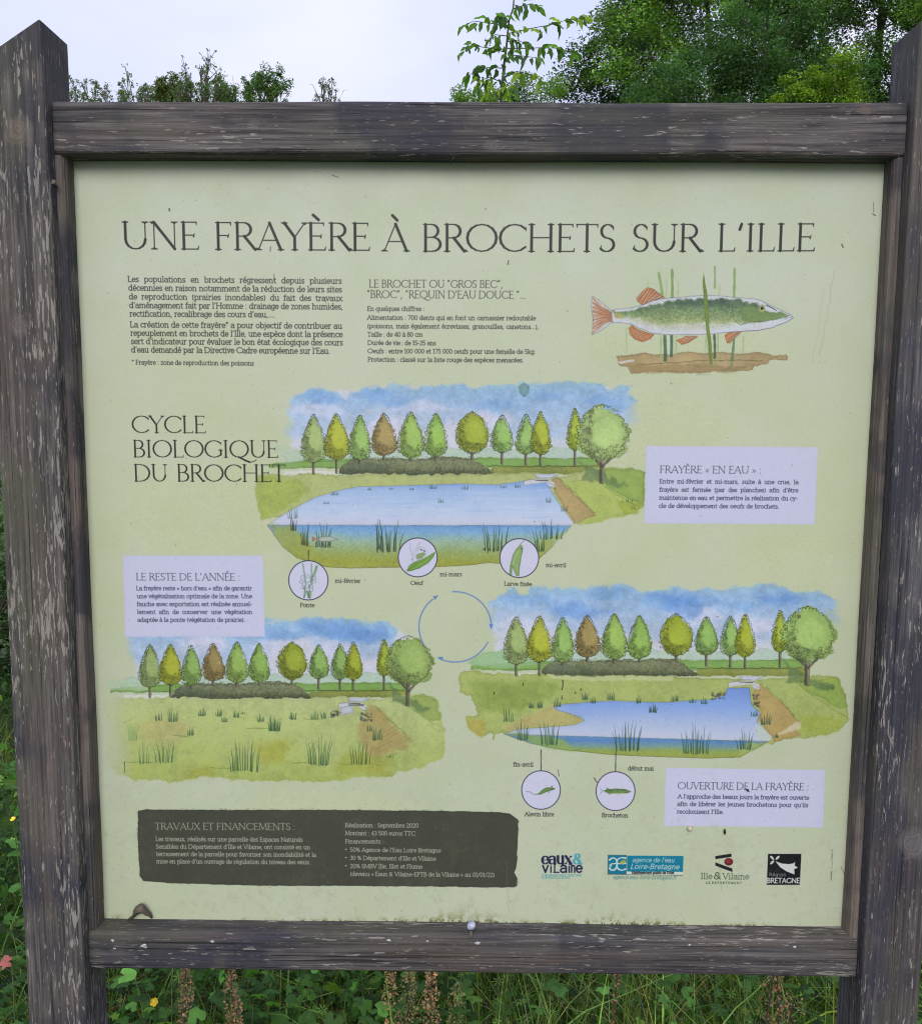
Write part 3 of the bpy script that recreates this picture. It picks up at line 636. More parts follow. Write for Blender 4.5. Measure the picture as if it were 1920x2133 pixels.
def paint_sheet():
    # paper: pale sage, cooler at the top, warmer in the middle, with soft washes of another tint
    yy = np.linspace(0, 1, TH)[:, None, None]
    c = np.array([193, 202, 179.])*(1-yy)+np.array([189, 198, 167.])*yy
    warm = np.exp(-((yy-.42)/.24)**2)
    img[:] = c*(1-.65*warm)+np.array([195, 202, 163.])*.65*warm
    img[:] += ((NF-.5)*np.float32(12))[..., None]*np.array([.7, .4, 1.5], np.float32)+((NE-.5)*7)[..., None]+((NA-.5)*8)[..., None]*np.array([.5, .5, 1.2], np.float32)
    for x, y, a, b in ((1300, 860, 160, 80), (400, 1020, 170, 100), (1560, 1130, 120, 70), (640, 1600, 200, 40), (1350, 690, 220, 60)):
        wash([(x-a, y), (x-a*.5, y-b), (x+a*.5, y-b), (x+a, y), (x+a*.5, y+b), (x-a*.5, y+b)], (195, 203, 156), soft=30, warp=12, edge=0, alpha=.35)
    # ---------- top scene
    I = lambda p: np.asarray(p, float)
    skyA = [(584, 790), (600, 770), (650, 772), (800, 762), (1000, 766), (1200, 764), (1240, 775), (1236, 900), (600, 902), (578, 900)]
    blueA = [(578, 832), (567, 816), (582, 795), (586, 783), (608, 768), (630, 766), (654, 773), (672, 776), (682, 786), (698, 772), (716, 765), (757, 769), (776, 757), (803, 754), (807, 766), (833, 760), (910, 760), (940, 764), (996, 757), (1035, 753), (1071, 761), (1131, 755), (1186, 754), (1202, 771), (1222, 758), (1241, 761), (1240, 780), (1258, 798), (1222, 812), (1200, 830), (1120, 832), (1060, 840), (980, 822), (900, 802), (840, 812), (780, 800), (720, 806), (660, 832), (620, 838)]
    landscape(I, skyA, blueA)
    wash([(540, 880), (560, 878), (600, 890), (600, 910), (560, 912), (545, 900)], (178, 198, 168), soft=4, warp=3, alpha=.6, edge=0)
    meadowA = FP([(130, 870), (400, 860), (800, 862), (1400, 868), (1820, 866)]).tolist()+FQ([(300, 855), (700, 850), (880, 880), (1180, 810), (1500, 800), (1585, 850), (1590, 1130), (1450, 1190), (1200, 1262), (1060, 1275), (600, 1100), (0, 1000)]).tolist()+FP([(900, 1150), (300, 1225), (175, 1240), (140, 1130), (120, 980)]).tolist()
    wash(meadowA, (176, 186, 118), soft=2, warp=2.5, fine=2.2, edge=.1, var=.28, alpha=.95)
    wash(FP([(135, 880), (480, 890), (560, 1010), (300, 1200), (180, 1235), (145, 1130)]), (160, 178, 84), soft=6, warp=4, fine=2, edge=.03, var=.4, alpha=.75)
    wash(FQ([(900, 900), (1180, 880), (1350, 1000), (1580, 1120), (1450, 1190), (1200, 1262), (1080, 1266)]), (170, 186, 96), soft=5, warp=4, fine=2, edge=.03, var=.3, alpha=.8)
    wash(FQ([(1250, 820), (1500, 805), (1583, 850), (1585, 1120), (1400, 1040), (1280, 960)]), (146, 172, 84), soft=2, warp=3, fine=2, edge=.12, var=.3, alpha=.85)
    wash(FQ([(1370, 1080), (1560, 1100), (1540, 1180), (1420, 1190)]), (160, 176, 66), soft=4, warp=3, edge=.1, alpha=.7)
    pondA = [(529, 1036), (567, 1011.6), (594, 996), (622.6, 981.6), (673, 967), (704, 961), (761.5, 959.6), (833, 957.7), (910, 955), (982, 956.5), (1032, 950), (1080, 950.5), (1083, 960), (1097, 984), (1116, 1010), (1133, 1032), (1131, 1037), (700, 1036)]
    wash(pondA, None, soft=1, warp=.6, fine=.5, edge=.06, var=.1, alpha=1, grad=[(0, (130, 164, 218)), (.25, (164, 190, 226)), (.65, (186, 204, 230)), (1, (200, 204, 224))], tex=.02)
    for _ in range(46):
        x = rg.uniform(620, 1080); y = rg.uniform(962, 1028); l = rg.uniform(12, 50)
        wash([(x-l, y), (x, y-1.6), (x+l, y), (x, y+1.6)], ((150, 182, 226), (206, 214, 232))[int(rg.random() < .5)], soft=2.5, warp=1.5, edge=0, alpha=.35)
    ink(pondA[:-2], 1.1, (96, 112, 120), .7, .3)
    under = [(528, 1037), (1129, 1038), (1090, 1080), (1064.6, 1102), (1030, 1112), (985.9, 1113), (966, 1111), (911.5, 1117), (863, 1119), (758, 1120.5), (695, 1122), (643, 1119), (586.6, 1101.5), (558.5, 1080)]
    wash(under, None, soft=1, warp=.8, fine=.6, edge=.06, var=.2, alpha=1, grad=[(0, (108, 156, 212)), (.16, (126, 172, 210)), (.36, (152, 182, 160)), (.65, (150, 168, 96)), (.85, (156, 162, 64)), (1, (158, 166, 78))], tex=.08)
    wash([(528, 1037), (575, 1038), (600, 1062), (625, 1092), (660, 1118), (586, 1101), (556, 1078)], (158, 166, 72), soft=7, warp=5, fine=3, edge=0, alpha=.75, var=.3)
    wash([(1128, 1038), (1110, 1050), (1070, 1070), (1050, 1104), (1066, 1102)], (160, 168, 78), soft=5, warp=3, fine=3, edge=0, alpha=.7, var=.3)
    ink(under[2:]+[under[0]], 1.3, (86, 86, 44), .85, .3); ink([(529, 1037), (700, 1037), (900, 1038), (1130, 1037)], 1.4, (64, 104, 158), .7, .2)
    wash(FQ([(820, 905), (880, 885), (1170, 1185), (1190, 1200), (1090, 1240), (1015, 1275), (1000, 1235), (850, 1010)]), (178, 158, 106), soft=1.8, warp=1.6, fine=1.5, edge=.14, var=.3, alpha=1)
    for k in range(7):
        ink(FQ([(870+k*36, 1000+k*32), (930+k*34, 980+k*32)]), 1., (140, 110, 58), .5, .5)
    speckle(FQ([(850, 910), (880, 895), (1160, 1180), (1080, 1230)]), 60, (120, 92, 46), (1, 1.6), (2, 5), .6)
    bridge(I)
    ink(FQ([(880, 890), (960, 960), (1040, 1040), (1110, 1110), (1180, 1180)]), 1.6, (84, 100, 48), .7, 1.2)
    ink(FQ([(1250, 960), (1330, 1010), (1420, 1060), (1500, 1110), (1570, 1140)]), 1.3, (90, 110, 60), .7, 1.1)
    speckle(FP([(140, 890), (1000, 900), (700, 960), (180, 1230)]), 90, (96, 104, 46), (1, 1.5), (1, 4), .6)
    speckle(FQ([(900, 900), (1560, 860), (1570, 1130), (1190, 1240)]), 60, (110, 130, 56), (1, 1.5), (1, 4), .5)
    wash(FQ([(550, 130), (600, 108), (640, 130), (640, 190), (600, 222), (560, 190)]), (110, 150, 150), soft=1, warp=.6, edge=.15, alpha=.8)
    treerow(I, 1., 1., (152, 176, 106))
    for f, cx, b, h, s, n in ((FP, 435, 1225, 120, 90, 6), (FP, 780, 1032, 45, 60, 6), (FP, 1065, 990, 25, 40, 4), (FP, 1245, 985, 20, 40, 4), (FP, 1415, 990, 25, 40, 4), (FP, 1590, 980, 45, 70, 6), (FP, 1655, 1095, 50, 40, 4), (FP, 710, 1105, 30, 50, 4),
                              (FQ, 110, 985, 45, 60, 5), (FQ, 430, 975, 40, 50, 4), (FQ, 545, 970, 45, 50, 5), (FQ, 800, 1095, 60, 40, 4), (FQ, 930, 1165, 70, 50, 5), (FQ, 1450, 1090, 40, 90, 4), (FQ, 1500, 1150, 40, 50, 3)):
        reeds(f, cx, b, h, s, n, (52, 84, 66), 1.5)
    bl = (58, 84, 88)
    for cx, b, h, s, n in ((460, 175, 175, 60, 5), (580, 330, 270, 80, 6), (780, 345, 330, 140, 7), (1450, 400, 400, 250, 13), (1360, 380, 330, 50, 3)):
        reeds(FM, cx, b, h, s, n, (44, 62, 44), 2.2, .15)
    for cx, b, h, s, n in ((1010, 340, 320, 200, 13), (1400, 340, 240, 90, 7), (1500, 230, 200, 200, 9)):
        reeds(FN, cx, b, h, s, n, (44, 70, 42), 2.2, .15)
    speckle(under, 260, (104, 116, 56), (.9, 1.5), (2, 5), .35, True)
    speckle([(700, 1095), (960, 1085), (950, 1108), (720, 1112)], 26, (226, 228, 190), (1.2, 2), (1, 2), .8)
    for cx in (900, 940, 980): ink(FN([(cx, 325), (cx+14, 318)]), 3.5, (40, 44, 26), .8, .6)
    # small pike under the water
    wash(FM([(720, 262), (760, 240), (850, 238), (930, 270), (850, 292), (740, 296)]), (176, 190, 176), soft=.8, warp=.3, fine=.3, edge=.15, alpha=1)
    wash(FM([(655, 235), (690, 262), (720, 264), (690, 275), (660, 298)]), (196, 118, 96), soft=.8, warp=.3, fine=.3, edge=.1, alpha=.95)
    ink(FM([(720, 262), (760, 240), (850, 238), (930, 270), (850, 292), (740, 296)]), 1., (60, 70, 60), .8, .2)
    for x in (700, 760, 800, 850): ink(FM([(x, 300), (x-6, 355)]), 2.4, (40, 52, 40), .8, .3)
    ink(FM([(600, 345), (700, 348), (900, 355)]), 1.2, (60, 72, 50), .7, .4)
    # ---------- right-hand scene
    TC = lambda p: np.stack([(np.asarray(p, float)[:, 0]-619)*1.009+1019, (np.asarray(p, float)[:, 1]-935)*1.0+1334], 1)
    skyC = [(985, 1200), (1010, 1180), (1100, 1175), (1400, 1172), (1620, 1180), (1640, 1300), (980, 1302), (975, 1240)]
    blueC = FC1([(290, 250), (270, 190), (350, 150), (380, 90), (430, 55), (490, 60), (510, 130), (580, 110), (640, 60), (720, 45), (790, 75), (900, 50), (1030, 70), (1150, 45), (1280, 80), (1400, 45), (1540, 110), (1650, 80), (1820, 50)]).tolist() + \
        FC2([(180, 35), (400, 70), (620, 50), (880, 35), (1000, 30), (1100, 70), (1200, 100), (1420, 70), (1590, 130), (1590, 190), (1480, 240), (1400, 330), (1150, 380), (900, 350), (600, 360), (300, 380), (0, 340)]).tolist()+FC1([(1500, 310), (1200, 330), (900, 300), (700, 250), (450, 260)]).tolist()
    landscape(TC, skyC, blueC)
    for pts in (FC2([(150, 90), (420, 100), (440, 260), (380, 330), (240, 290), (160, 200)]), FC1([(760, 180), (1050, 170), (1300, 260), (1100, 320), (850, 300)]), FC2([(900, 110), (1300, 150), (1200, 220), (950, 200)])):
        wash(pts, (100, 146, 212), soft=16, warp=8, fine=4, edge=0, var=.5, alpha=.55)
    wash(FC1([(90, 690), (230, 600), (420, 580), (600, 640), (700, 700), (400, 730), (150, 715)]), (150, 190, 136), soft=3, warp=3, fine=2, edge=.05, alpha=.8)
    mC = FC1([(25, 800), (60, 755), (300, 772), (800, 790), (1300, 805), (1820, 812)]).tolist()+FC2([(400, 815), (900, 835), (1240, 800), (1440, 790), (1600, 815), (1640, 900), (1680, 1080), (1690, 1190), (1590, 1280), (1390, 1312), (1150, 1330), (1040, 1370), (980, 1340), (500, 1200)]).tolist() + \
        FC1([(1400, 1200), (900, 1260), (400, 1285), (330, 1300), (320, 1355), (290, 1280), (200, 1318), (110, 1260), (80, 1145), (180, 1130), (120, 965), (40, 940)]).tolist()
    wash(mC, (166, 180, 104), soft=1.6, warp=2, fine=2.5, edge=.12, var=.35, alpha=.96)
    wash(FC1([(120, 850), (700, 830), (880, 900), (700, 1050), (400, 1120), (180, 1060)]), (142, 162, 80), soft=12, warp=6, fine=4, edge=0, var=.5, alpha=.75)
    wash(FC1([(85, 1150), (230, 1180), (240, 1260), (200, 1318), (110, 1250)]), (182, 170, 84), soft=7, warp=4, fine=2, edge=.05, alpha=.8)
    wash(FC1([(700, 1090), (860, 1040), (1080, 1170), (1000, 1215), (700, 1235), (400, 1280), (420, 1230)]), (182, 172, 112), soft=8, warp=3, fine=2, edge=.03, var=.3, alpha=.85)
    wash(FC1([(760, 790), (1820, 812), (1820, 845), (1100, 840), (800, 820)]), (196, 204, 150), soft=3, warp=2, edge=0, alpha=.7)
    wash(FC2([(1240, 850), (1600, 815), (1660, 1000), (1680, 1080), (1580, 1080), (1420, 970), (1330, 930)]), (148, 172, 84), soft=2, warp=3, fine=2, edge=.12, var=.3, alpha=.9)
    wash(FC2([(1280, 1150), (1680, 1150), (1590, 1280), (1390, 1312), (1270, 1260)]), (162, 174, 78), soft=12, warp=6, fine=3, edge=0, var=.4, alpha=.8)
    pC = FC1([(400, 1290), (520, 1252), (820, 1228), (1000, 1213), (1075, 1180), (1040, 1150), (960, 1120), (850, 1090), (820, 1065), (900, 1040), (1150, 1020), (1350, 1010), (1600, 1022), (1820, 1022)]).tolist() + \
        FC2([(180, 1020), (430, 1003), (530, 1000), (650, 960), (662, 905), (850, 900), (870, 1050), (940, 1110), (915, 1190), (1000, 1265), (1042, 1315), (1010, 1352), (500, 1340), (0, 1325)]).tolist()+FC1([(1300, 1315), (860, 1303)]).tolist()
    wash(pC, None, soft=1, warp=.5, fine=.4, edge=.05, var=.1, alpha=1, grad=[(0, (118, 150, 214)), (.35, (136, 168, 224)), (.65, (170, 188, 222)), (1, (198, 204, 222))], tex=.02)
    wash(FC2([(930, 1180), (1000, 1268), (1042, 1318), (1010, 1350), (940, 1345), (900, 1260)]), (190, 204, 180), soft=4, warp=2, edge=0, alpha=.7)
    ink(np.array(pC[:-6]), 1.2, (88, 100, 84), .75, .3)
    uC = FC1([(400, 1291), (860, 1305), (1300, 1317), (1820, 1331)]).tolist()+FC2([(500, 1342), (1010, 1353), (890, 1420), (770, 1485), (500, 1495), (0, 1480)]).tolist()+FC1([(1500, 1475), (1250, 1460), (850, 1415), (650, 1375), (520, 1335)]).tolist()
    wash(uC, None, soft=1, warp=.6, fine=.5, edge=.05, var=.2, alpha=1, grad=[(0, (110, 150, 190)), (.25, (92, 136, 190)), (.5, (120, 156, 150)), (.7, (146, 166, 84)), (1, (160, 168, 76))], tex=.07)
    wash(FC1([(400, 1291), (780, 1303), (900, 1330), (1000, 1420), (850, 1415), (650, 1375), (520, 1335)]), (142, 170, 90), soft=6, warp=4, edge=0, alpha=.8, var=.3)
    wash(FC2([(850, 1352), (1010, 1353), (890, 1420), (770, 1485), (760, 1420)]), (160, 176, 96), soft=5, warp=4, edge=0, alpha=.75, var=.3)
    ink(np.array(uC[4:]+[uC[0]]), 1.3, (80, 90, 50), .85, .3); ink(np.array(uC[:6]), 1.1, (96, 130, 140), .6, .2)
    bC = FC2([(895, 880), (950, 865), (1110, 1010), (1245, 1160), (1280, 1200), (1230, 1245), (1290, 1290), (1060, 1360), (1045, 1315), (940, 1200), (920, 1170), (950, 1110), (880, 1000)])
    wash(bC, (180, 158, 98), soft=1.8, warp=1.8, fine=1.8, edge=.12, var=.35, alpha=1)
    wash(FC2([(1225, 1200), (1270, 1185), (1285, 1240), (1140, 1290), (1080, 1300), (1160, 1240)]), (214, 206, 176), soft=3, warp=2, edge=.03, alpha=.7)
    bridge(TC)
    for (x0, x1, y0, y1) in ((535, 650, 945, 1000), (880, 935, 960, 1060)):
        for _ in range(26):
            p = sheet(FC2([(rg.uniform(x0, x1), rg.uniform(y0, y1))]))[0]; r = rg.uniform(1.6, 3.2); th = np.linspace(0, 6.28, 6)
            flush([(p[0]+r*np.cos(th[i]), p[1]+r*np.sin(th[i]), p[0]+r*np.cos(th[i+1]), p[1]+r*np.sin(th[i+1]), 1.2, 1.2) for i in range(5)], (70, 66, 70), .8)
    ink(FC2([(990, 890), (1040, 950), (1120, 1010), (1180, 1080), (1240, 1160)]), 1.8, (92, 100, 50), .7, 1.3)
    ink(FC2([(1320, 920), (1400, 980), (1500, 1040), (1600, 1110), (1700, 1175)]), 1.6, (96, 116, 62), .7, 1.2)
    speckle(mC, 260, (104, 112, 50), (1, 1.5), (1, 4), .5)
    treerow(TC, 1.009, .97, (140, 168, 92))
    for x, y, l in ((893, 840, 80), (1050, 905, 16), (1008, 935, 14), (318, 943, 12), (565, 860, 20), (890, 970, 30)):
        ink(FC1([(x, y), (x-2, y+l)]), 3.2, (38, 36, 24), .85, 1.)
    for f, cx, b, h, s, n in ((FC1, 440, 1185, 160, 80, 6), (FC1, 630, 1070, 70, 40, 5), (FC1, 705, 1068, 80, 40, 5), (FC1, 850, 1060, 90, 60, 6), (FC1, 1083, 1000, 70, 50, 5), (FC1, 1155, 1030, 60, 50, 5), (FC1, 1300, 1003, 90, 60, 6), (FC1, 1538, 1028, 80, 45, 5), (FC1, 1655, 1105, 80, 60, 5),
                              (FC1, 560, 1340, 200, 90, 8), (FC1, 785, 1380, 250, 150, 11), (FC1, 1440, 1430, 280, 210, 16), (FC2, 225, 1012, 75, 60, 6), (FC2, 370, 1028, 60, 60, 5), (FC2, 470, 1035, 60, 60, 6), (FC2, 40, 1110, 80, 70, 5), (FC2, 985, 1210, 120, 80, 9),
                              (FC2, 895, 1140, 70, 60, 5), (FC2, 400, 1455, 290, 200, 16), (FC2, 815, 1420, 200, 120, 10), (FC2, 1080, 1320, 40, 40, 4)):
        reeds(f, cx, b, h, s, n, (44, 78, 58), 1.9, .16)
    # ---------- left-hand scene
    TB = lambda p: np.stack([(np.asarray(p, float)[:, 0]-619)*.896+296, (np.asarray(p, float)[:, 1]-935)*.896+1377], 1)
    skyB = [(258, 1235), (300, 1225), (500, 1222), (780, 1235), (810, 1255), (800, 1350), (270, 1352)]
    blueB = FB1([(330, 330), (300, 240), (1500, 60), (1820, 90)]).tolist()+FB2([(0, 130), (150, 80), (300, 90), (450, 60), (650, 70), (850, 70), (1000, 100), (1200, 110), (1290, 190), (1250, 270), (1100, 300), (950, 340), (750, 320), (600, 290), (400, 230), (200, 240), (0, 330)]).tolist()+FB1([(1500, 400), (1200, 380), (900, 400), (600, 370), (400, 400)]).tolist()
    landscape(TB, skyB, blueB, .9)
    wash(FB2([(350, 120), (560, 90), (860, 100), (1180, 180), (1240, 260), (950, 320), (780, 310), (560, 240), (400, 200)]), (102, 146, 206), soft=15, warp=8, fine=4, edge=0, var=.5, alpha=.6)
    wash(FB1([(100, 680), (400, 660), (500, 700), (480, 760), (120, 760)]), (176, 200, 168), soft=5, warp=3, edge=0, alpha=.7)
    mB = FB1([(30, 832), (300, 826), (800, 836), (1400, 846), (1820, 842)]).tolist()+FB2([(0, 842), (600, 836), (1100, 850), (1250, 800), (1500, 798), (1640, 850), (1680, 1060), (1720, 1180), (1700, 1400), (1500, 1500), (1240, 1540), (1200, 1600), (950, 1590), (500, 1640), (0, 1620)]).tolist() + \
        FB1([(1500, 1630), (1000, 1585), (700, 1640), (600, 1600), (400, 1620), (190, 1560), (100, 1400), (60, 1000)]).tolist()
    wash(mB, (172, 186, 112), soft=3.5, warp=3, fine=2.5, edge=.03, var=.4, alpha=.92, grad=[(0, (180, 192, 130)), (.35, (176, 190, 118)), (1, (164, 178, 94))], fade=('x', 196, 262))
    wash(FB1([(420, 1060), (560, 1030), (800, 1050), (900, 1100), (800, 1250), (500, 1290), (420, 1180)]), (178, 172, 112), soft=16, warp=7, fine=3, edge=0, var=.5, alpha=.6)
    for pts in (FB1([(1500, 1260), (1820, 1240), (1820, 1440), (1560, 1420)]), FB1([(800, 1490), (1150, 1500), (1100, 1600), (820, 1590)]), FB2([(0, 1270), (250, 1300), (150, 1420), (0, 1430)]), FB2([(700, 1350), (1200, 1430), (1150, 1590), (700, 1560)])):
        wash(pts, (160, 164, 68), soft=18, warp=9, fine=4, edge=0, var=.5, alpha=.6)
    wash(FB2([(1000, 900), (1060, 930), (1360, 1210), (1370, 1290), (1100, 1400), (1000, 1420), (900, 1250), (880, 1100), (960, 960)]), (168, 150, 94), soft=10, warp=5, fine=3, edge=.0, var=.5, alpha=.72)
    wash(FB2([(1240, 850), (1500, 800), (1640, 850), (1680, 1060), (1580, 1050), (1440, 960), (1330, 900)]), (146, 166, 84), soft=2.5, warp=3, fine=2, edge=.08, alpha=.8)
    for k in range(4): ink(FB2([(1060+k*20, 1330+k*10-k*60), (1240+k*20, 1220-k*50)]), 1.3, (140, 96, 46), .6, .8)
    ink(FB2([(1050, 900), (1130, 1000), (1220, 1080), (1300, 1140), (1360, 1230)]), 3.5, (110, 146, 60), .7, 1.6)
    ink(FB2([(1360, 920), (1450, 980), (1560, 1050), (1680, 1110)]), 1.6, (96, 112, 66), .7, 1.2)
    bridge(TB)
    wash(FB2([(715, 920), (830, 905), (845, 975), (730, 1000)]), (190, 198, 206), soft=1, warp=.5, fine=.4, edge=.15, alpha=1)
    ink(FB2([(800, 905), (940, 905)]), 3.5, (44, 46, 46), .9, .3)
    for (x0, x1, y0, y1) in ((630, 730, 960, 1020), (910, 1020, 980, 1055)):
        for _ in range(30):
            p = sheet(FB2([(rg.uniform(x0, x1), rg.uniform(y0, y1))]))[0]; r = rg.uniform(1.5, 2.8); th = np.linspace(0, 6.28, 6)
            flush([(p[0]+r*np.cos(th[i]), p[1]+r*np.sin(th[i]), p[0]+r*np.cos(th[i+1]), p[1]+r*np.sin(th[i+1]), 1.2, 1.2) for i in range(5)], (66, 64, 70), .8)
    speckle(mB, 330, (112, 124, 54), (1, 1.5), (1, 4), .45)
    treerow(TB, .896, .92, (132, 156, 84))
    g = (46, 82, 52)
    for f, cx, b, h, s, n, c in ((FB1, 350, 1240, 210, 90, 7, (120, 150, 100)), (FB1, 590, 1050, 110, 70, 5, g), (FB1, 725, 1060, 150, 90, 8, g), (FB1, 1005, 1005, 90, 70, 7, g), (FB1, 1165, 1010, 90, 60, 6, g), (FB1, 1220, 1065, 70, 50, 5, g), (FB1, 1328, 1020, 90, 60, 6, g), (FB1, 1390, 990, 30, 40, 3, g),
                                 (FB1, 1560, 1060, 90, 60, 6, g), (FB1, 1690, 1150, 170, 110, 9, g), (FB1, 900, 1190, 100, 60, 6, g), (FB1, 450, 1460, 220, 100, 6, (90, 124, 80)), (FB1, 650, 1450, 300, 160, 10, (62, 96, 60)), (FB1, 1400, 1530, 350, 260, 18, g),
                                 (FB2, 270, 1040, 90, 70, 7, g), (FB2, 480, 1040, 90, 70, 7, (80, 112, 70)), (FB2, 565, 1030, 70, 50, 5, g), (FB2, 520, 1470, 340, 200, 14, g), (FB2, 910, 1465, 290, 180, 13, g), (FB2, 1000, 1150, 90, 60, 5, g), (FB2, 1070, 1235, 160, 90, 8, g), (FB2, 1190, 1400, 50, 60, 5, (80, 112, 60)), (FB2, 100, 1150, 150, 110, 9, g)):
        reeds(f, cx, b, h, s, n, c, 1.8, .16)
    for f, x0, x1, y in ((FB1, 1080, 1280, 1500), (FB1, 730, 880, 1195), (FB1, 1430, 1640, 1130), (FB2, 270, 430, 1455), (FB2, 380, 560, 1037), (FB2, 700, 880, 1466), (FB1, 260, 560, 1450)):
        ink(f([(x0, y), (x1, y+rg.uniform(-8, 8))]), 2.2, (96, 112, 50), .6, .9)
    # ---------- the pike
    Hh = FH
    def blade(x0, y0, x1, y1, w, c, a=.85):
        P = Hh([(x0, y0), ((x0+x1)/2+2, (y0+y1)/2), (x1, y1)]); ink(P, w, c, a, .2, taper=False, vary=.15)
    blade(380, 740, 375, 560, 3.5, (160, 184, 120), .7); blade(540, 250, 540, 195, 3, (164, 184, 110), .6); blade(655, 320, 625, 140, 7, (126, 156, 84)); blade(680, 330, 684, 200, 3.5, (164, 186, 130), .6)
    blade(727, 330, 726, 115, 7, (112, 144, 70)); blade(770, 300, 772, 215, 4, (160, 184, 130), .7); blade(1050, 250, 1050, 95, 6, (132, 160, 92)); blade(1082, 310, 1086, 230, 4, (164, 184, 124), .7); blade(1195, 320, 1200, 105, 7, (122, 156, 84)); blade(1262, 780, 1266, 620, 4, (158, 184, 110), .7)
    wash(Hh([(300, 770), (420, 765), (520, 748), (620, 760), (740, 750), (850, 728), (960, 745), (1100, 735), (1180, 750), (1380, 738), (1480, 765), (1600, 760), (1600, 795), (1460, 800), (1450, 830), (1340, 845), (1330, 880), (1190, 885), (1150, 870), (950, 900), (800, 895), (560, 885), (410, 910), (385, 860), (320, 840)]),
         (176, 154, 108), soft=1.2, warp=1.4, fine=1.4, edge=.18, var=.4, alpha=.9)
    wash(Hh([(390, 830), (800, 820), (1330, 840), (1200, 880), (800, 895), (420, 905)]), (150, 128, 82), soft=4, warp=4, fine=2, edge=.05, var=.5, alpha=.55)
    wash(Hh([(310, 810), (430, 798), (440, 810), (330, 828)]), (208, 208, 210), soft=1, warp=.6, edge=0, alpha=.8)
    ink(Hh([(500, 830), (700, 822), (900, 806), (1100, 802), (1300, 800), (1410, 806)]), 1.6, (74, 62, 36), .75, .8)
    for x0, y0, x1, y1, w, c in ((670, 620, 676, 800, 9, (58, 92, 62)), (640, 620, 642, 790, 4, (150, 178, 110)), (722, 610, 720, 770, 7, (56, 92, 60)), (757, 620, 752, 760, 4, (158, 184, 120)), (1046, 600, 1050, 780, 7, (60, 86, 62)), (1075, 610, 1070, 830, 4, (150, 176, 110)), (1195, 640, 1180, 800, 7, (84, 124, 76)), (1180, 800, 1168, 880, 3, (110, 140, 80)), (980, 620, 975, 740, 4, (164, 184, 124))):
        blade(x0, y0, x1, y1, w, c)
    wash(Hh([(692, 620), (706, 620), (704, 760), (690, 750)]), (208, 212, 214), soft=1, warp=.2, edge=0, alpha=.7)
    body = [(268, 425), (300, 412), (370, 412), (480, 390), (580, 350), (680, 330), (800, 322), (940, 312), (1060, 310), (1200, 325), (1320, 332), (1400, 348), (1460, 380), (1540, 415), (1600, 445), (1625, 452), (1645, 480), (1600, 510), (1480, 555), (1380, 575), (1280, 580), (1150, 590), (1000, 605), (850, 608), (700, 608), (590, 600), (480, 560), (420, 530), (340, 515), (272, 518)]
    tail = [(268, 425), (200, 370), (120, 315), (112, 400), (128, 480), (118, 610), (190, 575), (272, 512)]
    wash(Hh(tail), (206, 206, 206), soft=1, warp=.4, fine=.3, edge=.05, alpha=.9)
    fin = (192, 124, 76)
    for k in range(9):
        t = k/8.; y = 335+t*255
        ink(Hh([(262, 440+t*60), (190, 400+t*130), (128, y)]), 5.5, fin if k % 2 == 0 else (178, 108, 66), .85, .4)
    for k in range(10):
        t = k/9.; ink(Hh([(262, 440+t*60), (125, 330+t*270)]), 1., (70, 74, 76), .7, .4)
    ink(Hh(tail+[tail[0]]), 1.2, (70, 76, 96), .8, .3)
    for P in ([(500, 385), (460, 350), (455, 330), (490, 285), (540, 250), (580, 262), (640, 300), (670, 325), (590, 350)], [(395, 560), (420, 535), (470, 570), (590, 605), (560, 640), (500, 662), (440, 640), (405, 600)], [(760, 650), (830, 615), (925, 618), (850, 670), (800, 682)], [(1125, 610), (1240, 545), (1278, 560), (1160, 670), (1140, 670)]):
        wash(Hh(P), fin, soft=1, warp=.6, fine=.8, edge=.12, var=.3, alpha=.95); ink(Hh(P+[P[0]]), 1., (96, 66, 50), .7, .4)
    for a, b in (((500, 370), (560, 260)), ((530, 360), (610, 285)), ((560, 350), (640, 305)), ((590, 348), (655, 318)), ((430, 560), (470, 640)), ((460, 575), (510, 650)), ((500, 590), (550, 640)), ((800, 640), (900, 620)), ((810, 660), (880, 630)), ((1150, 640), (1260, 560)), ((1150, 655), (1230, 590)), ((470, 350), (540, 270)), ((640, 330), (560, 345))):
        [ink(Hh([(a[0]+q, a[1]+q*.4), (b[0]+q, b[1]+q*.4)]), w_, c_, a_, .4) for q, w_, c_, a_ in ((0, 1.5, (76, 76, 62), .8), (9, 1.3, (226, 216, 204), .7), (17, 1.2, (110, 84, 62), .7), (-9, 1.2, (222, 206, 190), .6))]
    wash(Hh(body), (204, 208, 212), soft=1, warp=.4, fine=.4, edge=.05, var=.1, alpha=1)
    wash(Hh([(272, 432), (380, 432), (500, 400), (600, 370), (740, 345), (960, 335), (1100, 335), (1250, 345), (1390, 375), (1440, 420), (1600, 455), (1560, 485), (1420, 505), (1280, 520), (1190, 525), (1120, 520), (960, 520), (800, 530), (640, 540), (560, 520), (480, 490), (380, 480), (290, 470)]), None,
         soft=3.2, warp=1.6, fine=2.6, edge=.0, var=.5, alpha=.95, grad=[(0, (78, 104, 78)), (.3, (96, 124, 86)), (.6, (124, 148, 96)), (.85, (156, 172, 116)), (1, (182, 188, 148))], tex=.22)
    wash(Hh([(300, 470), (480, 480), (640, 520), (800, 515), (1000, 515), (1180, 515), (1200, 545), (1000, 560), (760, 570), (560, 550), (420, 510)]), (180, 186, 150), soft=7, warp=3, edge=0, var=.6, alpha=.55)
    wash(Hh([(1250, 400), (1300, 380), (1390, 400), (1470, 440), (1600, 458), (1540, 485), (1400, 505), (1300, 510), (1260, 470)]), (120, 148, 84), soft=2, warp=1, edge=.08, alpha=.75)
